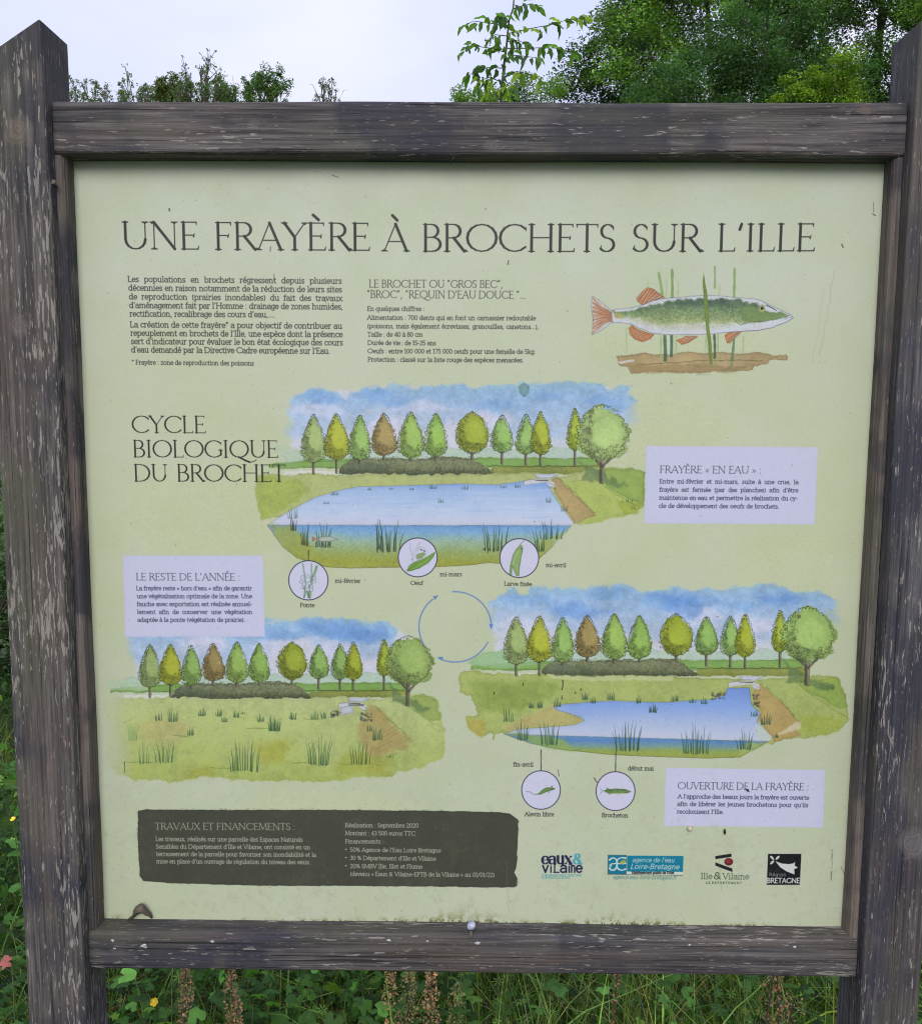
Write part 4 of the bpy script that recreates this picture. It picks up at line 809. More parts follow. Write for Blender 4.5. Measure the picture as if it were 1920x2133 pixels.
    wash(Hh([(280, 440), (330, 445), (360, 480), (300, 490)]), (176, 168, 104), soft=3, warp=1, edge=0, alpha=.8)
    wash(Hh([(760, 345), (960, 340), (1190, 350), (1200, 390), (960, 380), (760, 390)]), (66, 90, 74), soft=7, warp=4, fine=3, edge=0, var=.8, alpha=.55)
    speckle(Hh([(480, 420), (700, 360), (1180, 360), (1200, 500), (640, 530)]), 420, (70, 96, 56), (.9, 1.8), (1, 4), .5)
    speckle(Hh([(480, 430), (700, 380), (1180, 380), (1200, 520), (640, 540)]), 520, (176, 186, 124), (.9, 1.6), (1, 4), .6)
    speckle(Hh([(430, 520), (700, 540), (1180, 520), (1200, 560), (640, 590), (500, 560)]), 110, (130, 132, 140), (.9, 1.4), (2, 4), .6)
    ink(Hh(body[:22]), 1.2, (86, 88, 118), .8, .3); ink(Hh(body[16:]+[body[0]]), 1.3, (84, 86, 112), .8, .3)
    ink(Hh([(1190, 345), (1180, 420), (1195, 490), (1240, 535), (1290, 520)]), 1.4, (60, 84, 56), .8, .3); ink(Hh([(1270, 385), (1250, 430), (1262, 480), (1300, 512)]), 1.6, (70, 96, 60), .7, .3)
    ink(Hh([(1290, 515), (1400, 508), (1500, 495), (1590, 470), (1622, 458)]), 1.3, (62, 70, 60), .85, .3); ink(Hh([(1600, 490), (1570, 488), (1640, 470)]), 1.2, (110, 112, 140), .8, .3)
    e = Hh([(1406, 410)]); ex, ey = e[0]
    wash([(ex+7*np.cos(t), ey+7*np.sin(t)) for t in np.linspace(0, 6.28, 14)[:-1]], (176, 188, 120), soft=.8, warp=.1, fine=.1, edge=.2, alpha=1)
    wash([(ex+3.2*np.cos(t), ey-1+3.2*np.sin(t)) for t in np.linspace(0, 6.28, 10)[:-1]], (40, 38, 30), soft=.7, warp=.1, fine=.1, edge=0, alpha=1)
    ink(Hh([(1440, 385), (1480, 400), (1515, 425)]), 2.6, (48, 60, 52), .85, .3)
    wash(Hh([(964, 135), (976, 220), (990, 300), (998, 440), (1010, 560), (1024, 700), (1030, 830), (1012, 830), (992, 640), (975, 480), (962, 300), (956, 200)]), (124, 152, 62), soft=1, warp=.3, fine=.4, edge=.2, var=.3, alpha=1)
    ink(Hh([(986, 640), (1004, 800), (1010, 912), (905, 912)]), 1.2, (110, 130, 140), .7, .3)
    # ---------- boxes
    lav = (200, 202, 226)
    for P in (FE([(108, 122), (1660, 135), (1630, 832), (92, 822)]), FL([(133, 88), (1650, 88), (1672, 968), (155, 968)]), FO([(78, 95), (1712, 118), (1690, 708), (62, 690)])):
        wash(P, lav, soft=.8, warp=.1, fine=.1, edge=.02, var=.04, alpha=1, tex=.02)
    dk = FF([(70, 80), (150, 68), (700, 72), (1820, 72)]).tolist()+FG([(0, 76), (800, 80), (1250, 88), (1560, 96), (1650, 108), (1730, 165), (1722, 400), (1712, 600), (1690, 640), (1722, 700), (1720, 760), (1690, 776), (900, 766), (0, 760)]).tolist()+FF([(1150, 742), (600, 726), (400, 722), (120, 700), (88, 660), (84, 560), (72, 380)]).tolist()
    wash(dk, (70, 72, 60), soft=1, warp=.35, fine=.6, edge=.08, var=.12, alpha=1, tex=.04)
    # dry-brush rims
    P = sheet(np.array(dk)); segs = []
    for i in range(len(P)):
        a, b = P[i], P[(i+1) % len(P)]; L = np.hypot(*(b-a)); u = (b-a)/max(L, 1); nn = np.array([u[1], -u[0]])
        for _ in range(int(L/16)):
            p = a+u*rg.uniform(0, L)+nn*rg.normal(0, 1.6); l = rg.uniform(2, 9); segs.append((*p, *(p+u*l), 1.1, .6))
    flush(segs, (66, 68, 57), .7)
    # ---------- vignette circles
    for cx, cy, r in ((608.8, 1146, 38.8), (824.6, 1100.7, 38.4), (1025, 1102, 38.4), (1067.9, 1560.4, 38.1), (1215, 1562.6, 38.4)):
        th = np.linspace(0, 2*np.pi, 49)[:-1]; P = [(cx+r*np.cos(t), cy+r*np.sin(t)) for t in th]
        wash(P, (204, 204, 226), soft=.7, warp=0, fine=0, edge=0, var=.03, alpha=1, tex=.02)
        Q = sheet(P+[P[0]]); flush([(*Q[i], *Q[i+1], 2.4, 2.4) for i in range(len(Q)-1)], (44, 44, 66), .95)
    for p in ([(609, 1087), (609, 1107)], [(1068, 1481), (1068, 1522)], [(1215.6, 1484), (1215, 1524)]): ink(p, 2.4, (44, 44, 52), .95, 0, vary=0)
    for x0, x1, y0, c in ((560, 585, 530, (110, 148, 120)), (650, 640, 530, (120, 156, 110)), (715, 650, 545, (120, 160, 100)), (700, 628, 560, (90, 126, 90))):
        ink(FM([(x0, y0), ((x0+x1)/2+6, 640), (x1, 760), (x1-12, 880)]), 5, c, .8, .3)
    for x, y in ((555, 670), (545, 720), (570, 740), (615, 660), (625, 735), (680, 715), (650, 770), (615, 795), (560, 775), (680, 680), (648, 800)):
        p = FM([(x, y)])[0]; r = 3.7
        wash([(p[0]+r*np.cos(t), p[1]+r*np.sin(t)) for t in np.linspace(0, 6.28, 10)[:-1]], (206, 212, 222), soft=.8, warp=0, fine=.2, edge=.1, alpha=.95)
        ink([(p[0]+r*np.cos(t), p[1]+r*np.sin(t)) for t in np.linspace(0, 6.28, 10)], 1.1, (100, 112, 136), .8, .2)
    ink(FM([(575, 780), (590, 840), (570, 885)]), 4, (96, 136, 96), .9, .3); ink(FM([(600, 820), (630, 890)]), 3.5, (70, 110, 72), .9, .3)
    leaf = [(200, 520), (225, 470), (260, 440), (340, 410), (400, 380), (460, 345), (445, 390), (400, 440), (320, 490), (240, 515)]
    wash(FN(leaf), (122, 164, 72), soft=.9, warp=.4, fine=.4, edge=.14, alpha=1); ink(FN(leaf+[leaf[0]]), 1.2, (70, 110, 50), .8, .3); ink(FN([(210, 515), (300, 450), (370, 415)]), 1.6, (56, 96, 40), .7, .3)
    for r, c in ((62, (170, 176, 190)), (50, (140, 150, 150)), (34, (120, 144, 100))):
        ink(FN([(325+r*np.cos(t), 355+r*.95*np.sin(t)) for t in np.linspace(1.0, 6.6, 16)]), 1.3, c, .8, .4)
    wash(FN([(285, 385), (300, 360), (350, 345), (375, 365), (340, 400), (300, 410)]), (134, 160, 96), soft=1.5, warp=.5, edge=.1, alpha=.9)
    for x, y in ((330, 325), (360, 335)): ink(FN([(x, y), (x+8, y+4)]), 3.2, (52, 54, 60), .9, .2)
    for P in ([(250, 425), (262, 380), (240, 330), (232, 260)], [(300, 295), (325, 262)], [(238, 420), (262, 400), (266, 430)]): ink(FN(P), 1.6, (128, 140, 130), .8, .5)
    lv = [(1130, 550), (1135, 480), (1160, 380), (1190, 320), (1235, 280), (1250, 300), (1248, 340), (1235, 400), (1222, 480), (1215, 560), (1190, 560), (1170, 510), (1155, 470), (1150, 550)]
    wash(FN(lv), (140, 172, 104), soft=.9, warp=.4, fine=.4, edge=.15, alpha=1, var=.3); ink(FN(lv+[lv[0]]), 1.2, (78, 116, 60), .85, .3); ink(FN([(1200, 320), (1230, 275), (1265, 240)]), 2.2, (110, 140, 90), .85, .3)
    ink(FN([(1236, 310), (1242, 322)]), 3.2, (66, 66, 96), .85, .2); ink(FN([(1160, 460), (1180, 390), (1210, 340)]), 1.6, (208, 216, 190), .8, .3)
    wash(FA([(355, 495), (400, 450), (450, 420), (500, 415), (545, 430), (520, 448), (480, 455), (420, 485), (380, 500)]), (112, 150, 80), soft=.9, warp=.3, fine=.5, edge=.2, alpha=1, var=.3)
    ink(FA([(235, 465), (280, 470), (310, 490), (345, 498), (390, 480)]), 2.6, (120, 140, 130), .9, .2); ink(FA([(485, 450), (482, 487)]), 2.2, (100, 136, 90), .9, .2); ink(FA([(435, 398), (490, 405)]), 1.4, (150, 170, 160), .8, .3)
    for x, y in ((515, 410), (515, 430), (540, 432)): ink(FA([(x, y), (x+4, y)]), 3.6, (64, 76, 56), .9, .2)
    wash(FA([(1075, 455), (1110, 435), (1180, 432), (1270, 432), (1330, 445), (1375, 468), (1330, 480), (1250, 492), (1150, 485), (1090, 470)]), (110, 142, 84), soft=.9, warp=.3, fine=.6, edge=.2, alpha=1, var=.3)
    wash(FA([(1130, 480), (1330, 478), (1260, 494), (1170, 490)]), (190, 204, 150), soft=1, warp=.3, edge=0, alpha=.8); speckle(FA([(1090, 440), (1300, 436), (1330, 465), (1100, 470)]), 60, (56, 84, 52), (1, 1.8), (1, 2), .7)
    ink(FA([(1040, 430), (1060, 455), (1085, 455)]), 2.2, (110, 140, 130), .8, .3); ink(FA([(1040, 490), (1065, 462)]), 2.2, (130, 150, 150), .8, .3); ink(FA([(1105, 425), (1130, 432)]), 3.6, (110, 130, 100), .8, .3); ink(FA([(1125, 485), (1145, 492)]), 3.6, (110, 130, 100), .8, .3)
    ink(FA([(1305, 447), (1310, 448)]), 3, (44, 50, 50), .9, 0)
    # ---------- cycle arrows
    bc = (100, 132, 188); O = (898.5, 1238)
    def arc(a0, a1, rx=71.5, ry=69.5):
        th = np.radians(np.linspace(a0, a1, 24)); P = [(O[0]+rx*np.cos(t), O[1]-ry*np.sin(t)) for t in th]
        Q = sheet(P); flush([(*Q[i], *Q[i+1], 3.4, 3.4) for i in range(23)], bc, .95)
    def head(x, y, ang, s=8.5):
        a = np.radians(ang); d = np.array([np.cos(a), -np.sin(a)]); n = np.array([d[1], -d[0]]); p = np.array([x, y])
        wash([p, p-d*s*1.3+n*s*.5, p-d*s*1.3-n*s*.5], bc, soft=.6, warp=0, fine=0, edge=0, var=0, alpha=1, tex=0)
    arc(94, 6); head(969.5, 1243, -88, 8.5); arc(212, 128); head(865, 1174.5, 38); arc(-26, -117); head(863, 1297, 160)
    # ---------- lettering
    D = (34, 34, 30)
    for a, y0, b, y1, s in ((252.4, 518, 416.8, 518.6, 'UNE'), (445.8, 519.2, 772.7, 521, 'FRAY\u00c8RE'), (796.5, 522.2, 851, 522.4, '\u00c0'), (877.3, 523, 1282.8, 523.5, 'BROCHETS'), (1314.5, 523.3, 1461, 523, 'SUR'), (1491.7, 522.6, 1698.5, 522, 'L\u2019ILLE')):
        text(SRC, a, y0, b, y1, s, 56, D, 'roman', alpha=.97)
    for a, y0, b, y1, s in ((118, 300, 885, 303, 'CYCLE'), (130, 550, 1625, 555, 'BIOLOGIQUE'), (140, 798, 490, 799, 'DU'), (580, 798, 1700, 803, 'BROCHET')):
        text(FC, a, y0, b, y1, s, 170, D, 'roman', alpha=.95)
    D2 = (52, 54, 48)
    text(F2, 103, 212, 1118, 216, 'LE BROCHET OU \u201cGROS BEC\u201d,', 57, D2, 'roman'); text(F2, 88, 292, 1295, 298, '\u201cBROC\u201d, \u201cREQUIN D\u2019EAU DOUCE \u201d...', 57, D2, 'roman')
    B1 = (40, 42, 38)
    for a, y0, b, y1, s in ((123, 160, 1655, 174, 'Les populations en brochets r\u00e9gressent depuis plusieurs'), (128, 222, 1657, 235, 'd\u00e9cennies en raison notamment de la r\u00e9duction de leurs sites'), (132, 285, 1660, 298, 'de reproduction (prairies inondables) du fait des travaux'),
                            (135, 347, 1663, 358, 'd\u2019am\u00e9nagement fait par l\u2019Homme : drainage de zones humides,'), (137, 408, 1167, 414, 'rectification, recalibrage des cours d\u2019eau,...'), (140, 485, 1658, 496, 'La cr\u00e9ation de cette fray\u00e8re* a pour objectif de contribuer au'),
                            (143, 546, 1660, 556, 'repeuplement en brochets de l\u2019Ille, une esp\u00e8ce dont la pr\u00e9sence'), (147, 605, 1663, 615, 'sert d\u2019indicateur pour \u00e9valuer le bon \u00e9tat \u00e9cologique des cours'), (149, 665, 1572, 675, 'd\u2019eau demand\u00e9 par la Directive Cadre europ\u00e9enne sur l\u2019Eau.')):
        text(F1, a, y0, b, y1, s, 40, B1)
    text(F1, 153, 752, 1027, 759, '* Fray\u00e8re : zone de reproduction des poissons', 32, B1)
    for a, y0, b, y1, s in ((90, 390, 525, 391, 'En quelques chiffres :'), (90, 457, 1368, 462, 'Alimentation : 700 dents qui en font un carnassier redoutable'), (90, 521, 1390, 528, '(poissons, mais \u00e9galement \u00e9crevisses, grenouilles, canetons...),'), (92, 585, 511, 586, 'Taille : de 40 \u00e0 80 cm'), (93, 648, 611, 651, 'Dur\u00e9e de vie : de 15-25 ans'),
                            (93, 711, 1366, 717, 'Oeufs : entre 100 000 et 175 000 oeufs pour une femelle de 5kg.'), (94, 775, 1276, 781, 'Protection : class\u00e9 sur la liste rouge des esp\u00e8ces menac\u00e9es.')):
        text(F2, a, y0, b, y1, s, 33, B1)
    BL = (42, 42, 72)
    text(FE, 232, 368, 1150, 374, 'FRAY\u00c8RE \u00ab EN EAU \u00bb :', 64, (62, 62, 78), 'roman')
    for a, y0, b, y1, s in ((230, 462, 1485, 470, 'Entre mi-f\u00e9vrier et mi-mars, suite \u00e0 une crue, la'), (228, 537, 1482, 544, 'fray\u00e8re est ferm\u00e9e (par des planches) afin d\u2019\u00eatre'), (226, 610, 1480, 617, 'maintenue en eau et permettre la r\u00e9alisation du cy-'), (224, 683, 1310, 690, 'cle de d\u00e9veloppement des oeufs de brochets.')):
        text(FE, a, y0, b, y1, s, 37, BL, w=.15)
    text(FL, 277, 357, 1405, 360, 'LE RESTE DE L\u2019ANN\u00c9E :', 76, (62, 62, 78), 'roman')
    for a, y0, b, y1, s in ((280, 466, 1533, 466, 'La fray\u00e8re reste \u00ab hors d\u2019eau \u00bb afin de garantir'), (287, 552, 1535, 552, 'une v\u00e9g\u00e9talisation optimale de la zone. Une'), (287, 638, 1537, 638, 'fauche avec exportation est r\u00e9alis\u00e9e annuel-'), (290, 723, 1537, 723, 'lement afin de conserver une v\u00e9g\u00e9tation'), (293, 808, 1460, 808, 'adapt\u00e9e \u00e0 la ponte (v\u00e9g\u00e9tation de prairie).')):
        text(FL, a, y0, b, y1, s, 44, BL, w=.15)
    text(FO, 202, 315, 1545, 327, 'OUVERTURE DE LA FRAY\u00c8RE :', 70, (62, 62, 78), 'roman')
    for a, y0, b, y1, s in ((202, 410, 1548, 424, 'A l\u2019approche des beaux jours la fray\u00e8re est ouverte'), (197, 487, 1540, 500, 'afin de lib\u00e9rer les jeunes brochetons pour qu\u2019ils'), (193, 566, 675, 570, 'recolonisent l\u2019Ille.')):
        text(FO, a, y0, b, y1, s, 41, BL, w=.15)
    WH = (196, 194, 176)
    text(FF, 222, 247, 1462, 251, 'TRAVAUX ET FINANCEMENTS :', 58, (176, 172, 152), 'roman')
    for a, y0, b, y1, s in ((228, 348, 1527, 355, 'Les travaux, r\u00e9alis\u00e9s sur une parcelle des Espaces Naturels'), (232, 415, 1592, 421, 'Sensibles du D\u00e9partement d\u2019Ille et Vilaine, ont consist\u00e9 en un'), (234, 480, 1645, 488, 'terrassement de la parcelle pour favoriser son inondabilit\u00e9 et la'), (236, 545, 1595, 553, 'mise en place d\u2019un ouvrage de r\u00e9gulation du niveau des eaux.')):
        text(FF, a, y0, b, y1, s, 36, WH, w=.13)
    for a, y0, b, y1, s in ((167, 232, 830, 235, 'R\u00e9alisation : Septembre 2020'), (168, 303, 803, 307, 'Montant : 43 500 euros TTC'), (168, 377, 515, 379, 'Financements :'), (211, 453, 1032, 460, '50% Agence de l\u2019Eau Loire Bretagne'), (211, 527, 988, 534, '30 % D\u00e9partement d\u2019Ille et Vilaine'), (211, 601, 865, 606, '20% SMBV Ille, Illet et Flume'),
                            (212, 671, 1518, 681, '(devenu \u00ab Eaux & Vilaine-EPTB de la Vilaine \u00bb au 01/01/22)')):
        text(FG, a, y0, b, y1, s, 36, WH, w=.13)
    for y in (438, 512, 586): text(FG, 168, y+12, 186, y+12, '\u2022', 36, WH, w=.3)
    for fr_, a, y0, b, y1, s, cap in ((FM, 897, 728, 1170, 729, 'mi-f\u00e9vrier', 42), (FM, 530, 984, 683, 985, 'Ponte', 42), (FN, 237, 643, 352, 643, 'Oeuf', 35), (FN, 503, 565, 703, 565, 'mi-mars', 35), (FN, 1082, 650, 1333, 654, 'Larve fix\u00e9e', 35), (FN, 1457, 481, 1642, 483, 'mi-avril', 35),
                                      (FA, 97, 191, 315, 193, 'fin-avril', 44), (FA, 1338, 234, 1617, 236, 'd\u00e9but mai', 44), (FA, 220, 730, 538, 733, 'Alevin libre', 44), (FA, 1055, 741, 1342, 745, 'Brocheton', 44)):
        text(fr_, a, y0, b, y1, s, cap, B1)
    # ---------- logos
    nv = (30, 34, 70); tq = (72, 164, 180)
    text(FX, 148, 268, 490, 268, 'eaux', 122, nv, 'fat', alpha=1); text(FX, 500, 268, 606, 268, '&', 112, tq, 'fat', alpha=1)
    for a, b, s, c in ((150, 232, 'v', 108), (240, 266, 'i', 96), (276, 350, 'L', 82), (352, 438, 'a', 108), (440, 472, 'i', 96), (470, 530, 'n', 108), (528, 602, 'e', 108)): text(FX, a, 362, b, 362, s, c, nv, 'sans', w=.17, alpha=1)
    text(FX, 150, 407, 600, 407, 'ETABLISSEMENT PUBLIC TERRITORIAL', 22, (90, 160, 160), 'sans', w=.2, alpha=.85); text(FX, 150, 434, 465, 434, 'DU BASSIN DE LA VILAINE', 22, (90, 160, 160), 'sans', w=.2, alpha=.85)
    wash(FX([(1100, 175), (1728, 178), (1722, 356), (1100, 352)]), (12, 122, 150), soft=.7, warp=0, fine=0, edge=0, var=.04, alpha=1, tex=.02)
    wash(FX([(1090, 352), (1722, 356), (1720, 390), (1090, 384)]), (206, 212, 200), soft=.7, warp=0, fine=0, edge=0, var=.02, alpha=1, tex=.02)
    ink(FX([(1092, 388), (1720, 396)]), 2, (50, 60, 60), .8, 0)
    wash(FX([(885, 165), (1095, 168), (1092, 388), (882, 384)]), (60, 72, 76), soft=.8, warp=0, fine=0, edge=0, var=0, alpha=.9)
    wash(FX([(892, 170), (1090, 174), (1086, 380), (888, 376)]), (14, 118, 148), soft=.8, warp=0, fine=0, edge=0, var=.04, alpha=1, tex=.02)
    ww = (204, 212, 200)
    for P, w_ in (([(905, 225), (930, 205), (960, 202), (985, 225), (990, 270), (985, 310), (960, 335), (925, 338), (905, 315)], 4.6), ([(905, 285), (930, 268), (990, 262), (1040, 265), (1085, 262)], 4.2), ([(985, 300), (1010, 330), (1045, 340), (1085, 325)], 4.6), ([(985, 240), (1005, 210), (1040, 198), (1085, 203)], 4.6), ([(905, 325), (925, 285)], 3.5)):
        ink(FX(P), w_, ww, 1, 0, vary=0)
    wash(FX([(1015, 262), (1030, 235), (1060, 222), (1086, 222), (1082, 248), (1060, 262)]), (158, 172, 66), soft=.8, warp=0, fine=0, edge=0, alpha=1)
    text(FX, 1158, 247, 1628, 250, 'agence de l\u2019eau', 50, ww, 'sans', w=.12, slant=.2, alpha=1); text(FX, 1135, 322, 1680, 328, 'Loire-Bretagne', 56, ww, 'sans', w=.13, slant=.2, alpha=1)
    text(FX, 1155, 377, 1625, 380, 'Etablissement public de l\u2019Etat', 26, (30, 34, 34), 'sans', w=.24, alpha=1); text(FX, 942, 436, 1655, 442, 'agence.eau-loire-bretagne.fr', 44, (60, 116, 116), 'sans', w=.1, slant=.2)
    bk = (24, 24, 26)
    for P in ([(316, 180), (495, 152), (497, 187), (317, 213)], [(316, 248), (400, 280), (505, 318), (509, 356), (400, 318), (318, 285)]): wash(FY(P), bk, soft=.7, warp=0, fine=0, edge=0, var=0, alpha=1, tex=0)
    for r, c in ((49, (100, 26, 34)), (34, (140, 42, 52)), (16, (160, 66, 74))):
        o = 0 if r > 40 else -6
        wash(FY([(466+o+r*np.cos(t), 243+o*.8+r*.86*np.sin(t)) for t in np.linspace(0, 6.28, 20)[:-1]]), c, soft=.7 if r > 40 else 3, warp=0, fine=0, edge=0, var=0, alpha=1 if r > 40 else .6, tex=0)
    g2 = (40, 52, 44)
    text(FY, 153, 436, 285, 437, 'Ille', 64, g2, 'slab', w=.1); text(FY, 300, 438, 388, 438, '&', 74, g2, 'slab', w=.13); text(FY, 398, 438, 695, 440, 'Vilaine', 64, g2, 'slab', w=.1); text(FY, 215, 489, 622, 492, 'LE DEPARTEMENT', 22, g2, 'sans', w=.2, track=.3)
    wash(FY([(905, 155), (1275, 155), (1258, 500), (890, 500)]), (18, 20, 26), soft=.7, warp=0, fine=0, edge=0, var=0, alpha=1, tex=0)
    pw = (206, 210, 202)
    for cx, cy, a in ((950, 198, 45), (1011, 198, -45), (950, 250, -45)):
        t = np.linspace(0, 6.28, 16)[:-1]; a = np.radians(a)
        wash(FY([(cx+30*np.cos(q)*np.cos(a)-13*np.sin(q)*np.sin(a), cy+30*np.cos(q)*np.sin(a)+13*np.sin(q)*np.cos(a)) for q in t]), pw, soft=.7, warp=0, fine=0, edge=0, var=0, alpha=1, tex=0)
    wash(FY([(985, 235), (1060, 262), (1140, 268), (1185, 260), (1207, 243), (1202, 285), (1240, 308), (1197, 325), (1200, 385), (1110, 350), (1040, 305)]), pw, soft=.7, warp=0, fine=0, edge=0, var=0, alpha=1, tex=0)
    text(FY, 918, 405, 1112, 405, 'R\u00e9gion', 36, (170, 172, 176), 'sans', w=.13, track=.12, alpha=1); text(FY, 893, 480, 1262, 480, 'BRETAGNE', 52, pw, 'sans', w=.2, alpha=1)
    ink(FY([(1606, 452), (1611, 385)]), 3.4, (60, 64, 56), .85, .5, vary=.6); ink(FY([(1612, 378), (1616, 350)]), 3., (60, 64, 56), .85, .5, vary=.6)
    ink(FY([(1617, 325), (1622, 230)]), 2., (112, 116, 100), .7, .5, vary=.8); text(FY, 1622, 230, 1632, 100, 'magic.fr', 17, (70, 72, 62), 'sans', w=.2, alpha=.85)
    # ---------- weathering of the print: specks, smears, algae along the bottom
    segs = []
    for _ in range(1000):
        x, y = rg.uniform(0, TW), rg.uniform(0, TH)**1.0; a = rg.uniform(0, 6.3); l = rg.exponential(.9)
        segs.append((x, y, x+l*np.cos(a), y+l*np.sin(a)+.4, rg.uniform(.8, 2.), 1.))
    flush(segs[:760], (120, 110, 70), .55); flush(segs[760:], (66, 60, 44), .75)
    segs = []
    for _ in range(420):                  # denser dirt low on the sheet and round the middle
        x = rg.uniform(0, TW); y = TH-abs(rg.normal(0, 330)); l = rg.exponential(1.3); a = rg.normal(np.pi/2, .8)
        segs.append((x, y, x+l*np.cos(a), y+l*np.sin(a), rg.uniform(1, 2.4), 1.))
    flush(segs, (112, 104, 64), .5)
    m = np.clip((NC*.5+NA*.5-.56)*7, 0, 1)*np.clip(NE*1.6-.5, 0, 1)*(.25+.75*np.clip((np.arange(TH)/TH-.62)*2.6, 0, 1))[:, None]
    img[:] = img*(1-.30*m[..., None])+np.array([128, 124, 84], np.float32)*.30*m[..., None]
    xs = np.arange(TW)/TW
    pk = .03+.9*np.exp(-((xs-.49)/.055)**2)+.75*np.exp(-((xs-.70)/.06)**2)+.5*np.exp(-((xs-.04)/.03)**2)+.35*np.exp(-((xs-.36)/.05)**2)
    yy = (TH-np.arange(TH))[:, None]/(4.+20*pk[None, :]*(.35+NC[TH-1:TH, :]))
    m = np.exp(-yy**1.3)*np.clip((NC-.42)*4+(NE-.5)*3, 0, 1)*np.clip((NF[TH-1:TH, :]-.38)*5+pk[None, :], 0, 1)
    img[:] = img*(1-.85*m[..., None])+(np.array([122, 120, 52], np.float32)*(1-.5*NE[..., None]*m[..., None]))*.85*m[..., None]
    for (x, y0, y1) in ((1000, 1700, 1800), (925, 1790, 1820), (1420, 1690, 1760), (700, 1790, 1816), (1600, 1240, 1270)): ink([(x, y0), (x+4, y1)], 2., (140, 134, 92), .35, 1.)
    ink(SRC([(1738, 560), (1722, 660), (1706, 740)]), 3.5, (158, 160, 122), .35, 1.6); ink(SRC([(1716, 600), (1702, 690), (1690, 760)]), 2.4, (160, 160, 126), .3, 1.6)
    for P, w_ in (([(1172, 1536), (1178, 1545)], 2), ([(905, 330), (898, 347)], 0.1), ([(655, 345), (668, 350)], 1.2), ([(1724, 400), (1725, 418)], 1.2), ([(1728, 425), (1722, 422)], 2.4), ([(1662, 482), (1664, 488)], 3), ([(334, 412), (335, 416)], 3), ([(1660, 1712), (1668, 1728)], 1.4), ([(541, 541), (541, 556)], 1.5), ([(498, 565), (502, 570)], 1.4), ([(640, 590), (645, 600)], 1.2), ([(1101, 1520), (1103, 1533)], 1.6), ([(246, 1505), (246, 1526)], 1.3), ([(1004, 514), (1002, 522)], 2.2), ([(534, 488), (533, 496)], 2)):
        ink(P, w_*1.2, (50, 44, 34), .85, .3)
    g = img.mean(-1, keepdims=True); img[:] = g+(img-g)*.98
    np.clip(img, 0, 255, out=img)
paint_sheet()
pic = bpy.data.images.new('painted_sheet', TW, TH, alpha=False)
px = np.ones((TH, TW, 4), np.float32); px[..., :3] = img[::-1]/255.
pic.pixels.foreach_set(px.ravel()); pic.update(); pic.pack()
pm, pnt, pb = newmat('printed_panel', .42)
it = pnt.nodes.new('ShaderNodeTexImage'); it.image = pic; it.extension = 'EXTEND'; it.interpolation = 'Cubic'
hsv = pnt.nodes.new('ShaderNodeHueSaturation'); hsv.inputs['Saturation'].default_value = 1.; hsv.inputs['Value'].default_value = PRINT_GAIN
pnt.links.new(it.outputs[0], hsv.inputs['Color']); pnt.links.new(hsv.outputs[0], pb.inputs['Base Color'])
pb.inputs['Specular IOR Level'].default_value = .32
tcp = pnt.nodes.new('ShaderNodeTexCoord'); bp = pnt.nodes.new('ShaderNodeBump'); bp.inputs['Strength'].default_value = .12; bp.inputs['Distance'].default_value = .001
pnt.links.new(noise(pnt, tcp.outputs['Object'], 500, 3), bp.inputs['Height']); pnt.links.new(bp.outputs[0], pb.inputs['Normal'])
pnt.links.new(ramp(pnt, noise(pnt, tcp.outputs['Object'], 14, 5), [(.3, .40), (.7, .6)]), pb.inputs['Roughness'])
bk_, _, bb = newmat('panel_back', .6); bb.inputs['Base Color'].default_value = (.10, .09, .08, 1)
x0, x1, z0, z1 = -.6095, .6095, .7735, 1.9685
V = [(x0, 0, z0), (x1, 0, z0), (x1, 0, z1), (x0, 0, z1), (x0, .008, z0), (x1, .008, z0), (x1, .008, z1), (x0, .008, z1)]
pan = mesh_obj('panel', V, [(0, 1, 2, 3), (5, 4, 7, 6), (4, 0, 3, 7), (1, 5, 6, 2), (3, 2, 6, 7), (4, 5, 1, 0)], pm, board)
pan.data.materials.append(bk_); uvl = pan.data.uv_layers.new(name='sheet')
for p in pan.data.polygons:
    if p.index: p.material_index = 1
    for li in p.loop_indices:
        v = pan.data.vertices[pan.data.loops[li].vertex_index].co; uvl.data[li].uv = ((v.x+.6)/1.2, (v.z-.774)/1.194)

# lichen: small pale crusts on the lower rail, each a raised irregular flake
lm, lnt, lb = newmat('lichen_crust', .95); tl = lnt.nodes.new('ShaderNodeTexCoord')
lnt.links.new(mix(lnt, noise(lnt, tl.outputs['Object'], 300, 3), (.26, .26, .27), (.48, .48, .48)), lb.inputs['Base Color'])
def flake(x, z, r, y=-.0385, sx=1.6):
    rr = random.Random(int(x*9999)); k = 13; V = [(x, y-.0012, z)]; F = []
    for ring, (f, d) in enumerate(((.55, .0011), (1., .0002))):
        for i in range(k):
            a = 2*math.pi*i/k; q = r*f*rr.uniform(.35, 1.3); V.append((x+q*sx*math.cos(a), y-d, z+q*math.sin(a)))
    F = [(0, 1+i, 1+(i+1) % k) for i in range(k)]+[(1+i, 1+k+i, 1+k+(i+1) % k, 1+(i+1) % k) for i in range(k)]
    return V, F
fl = [flake(*a) for a in ((-.571, .7600, .0026), (-.523, .7520, .0034), (-.519, .7490, .002), (-.569, .7465, .0018), (-.412, .7605, .0022), (-.131, .766, .0022), (.010, .763, .003), (.345, .7640, .002), (.51, .7625, .0024), (-.07, .765, .0015))]
tag(mesh_obj('lichen', *join(fl), lm, board), 'small pale lichen crusts along the lower rail', kind='stuff')

# ---- loose things resting on the board
dm, dnt, db = newmat('dead_leaf', .8); td = dnt.nodes.new('ShaderNodeTexCoord')
dnt.links.new(mix(dnt, noise(dnt, td.outputs['Object'], 160, 4), (.035, .028, .018), (.14, .115, .08)), db.inputs['Base Color'])
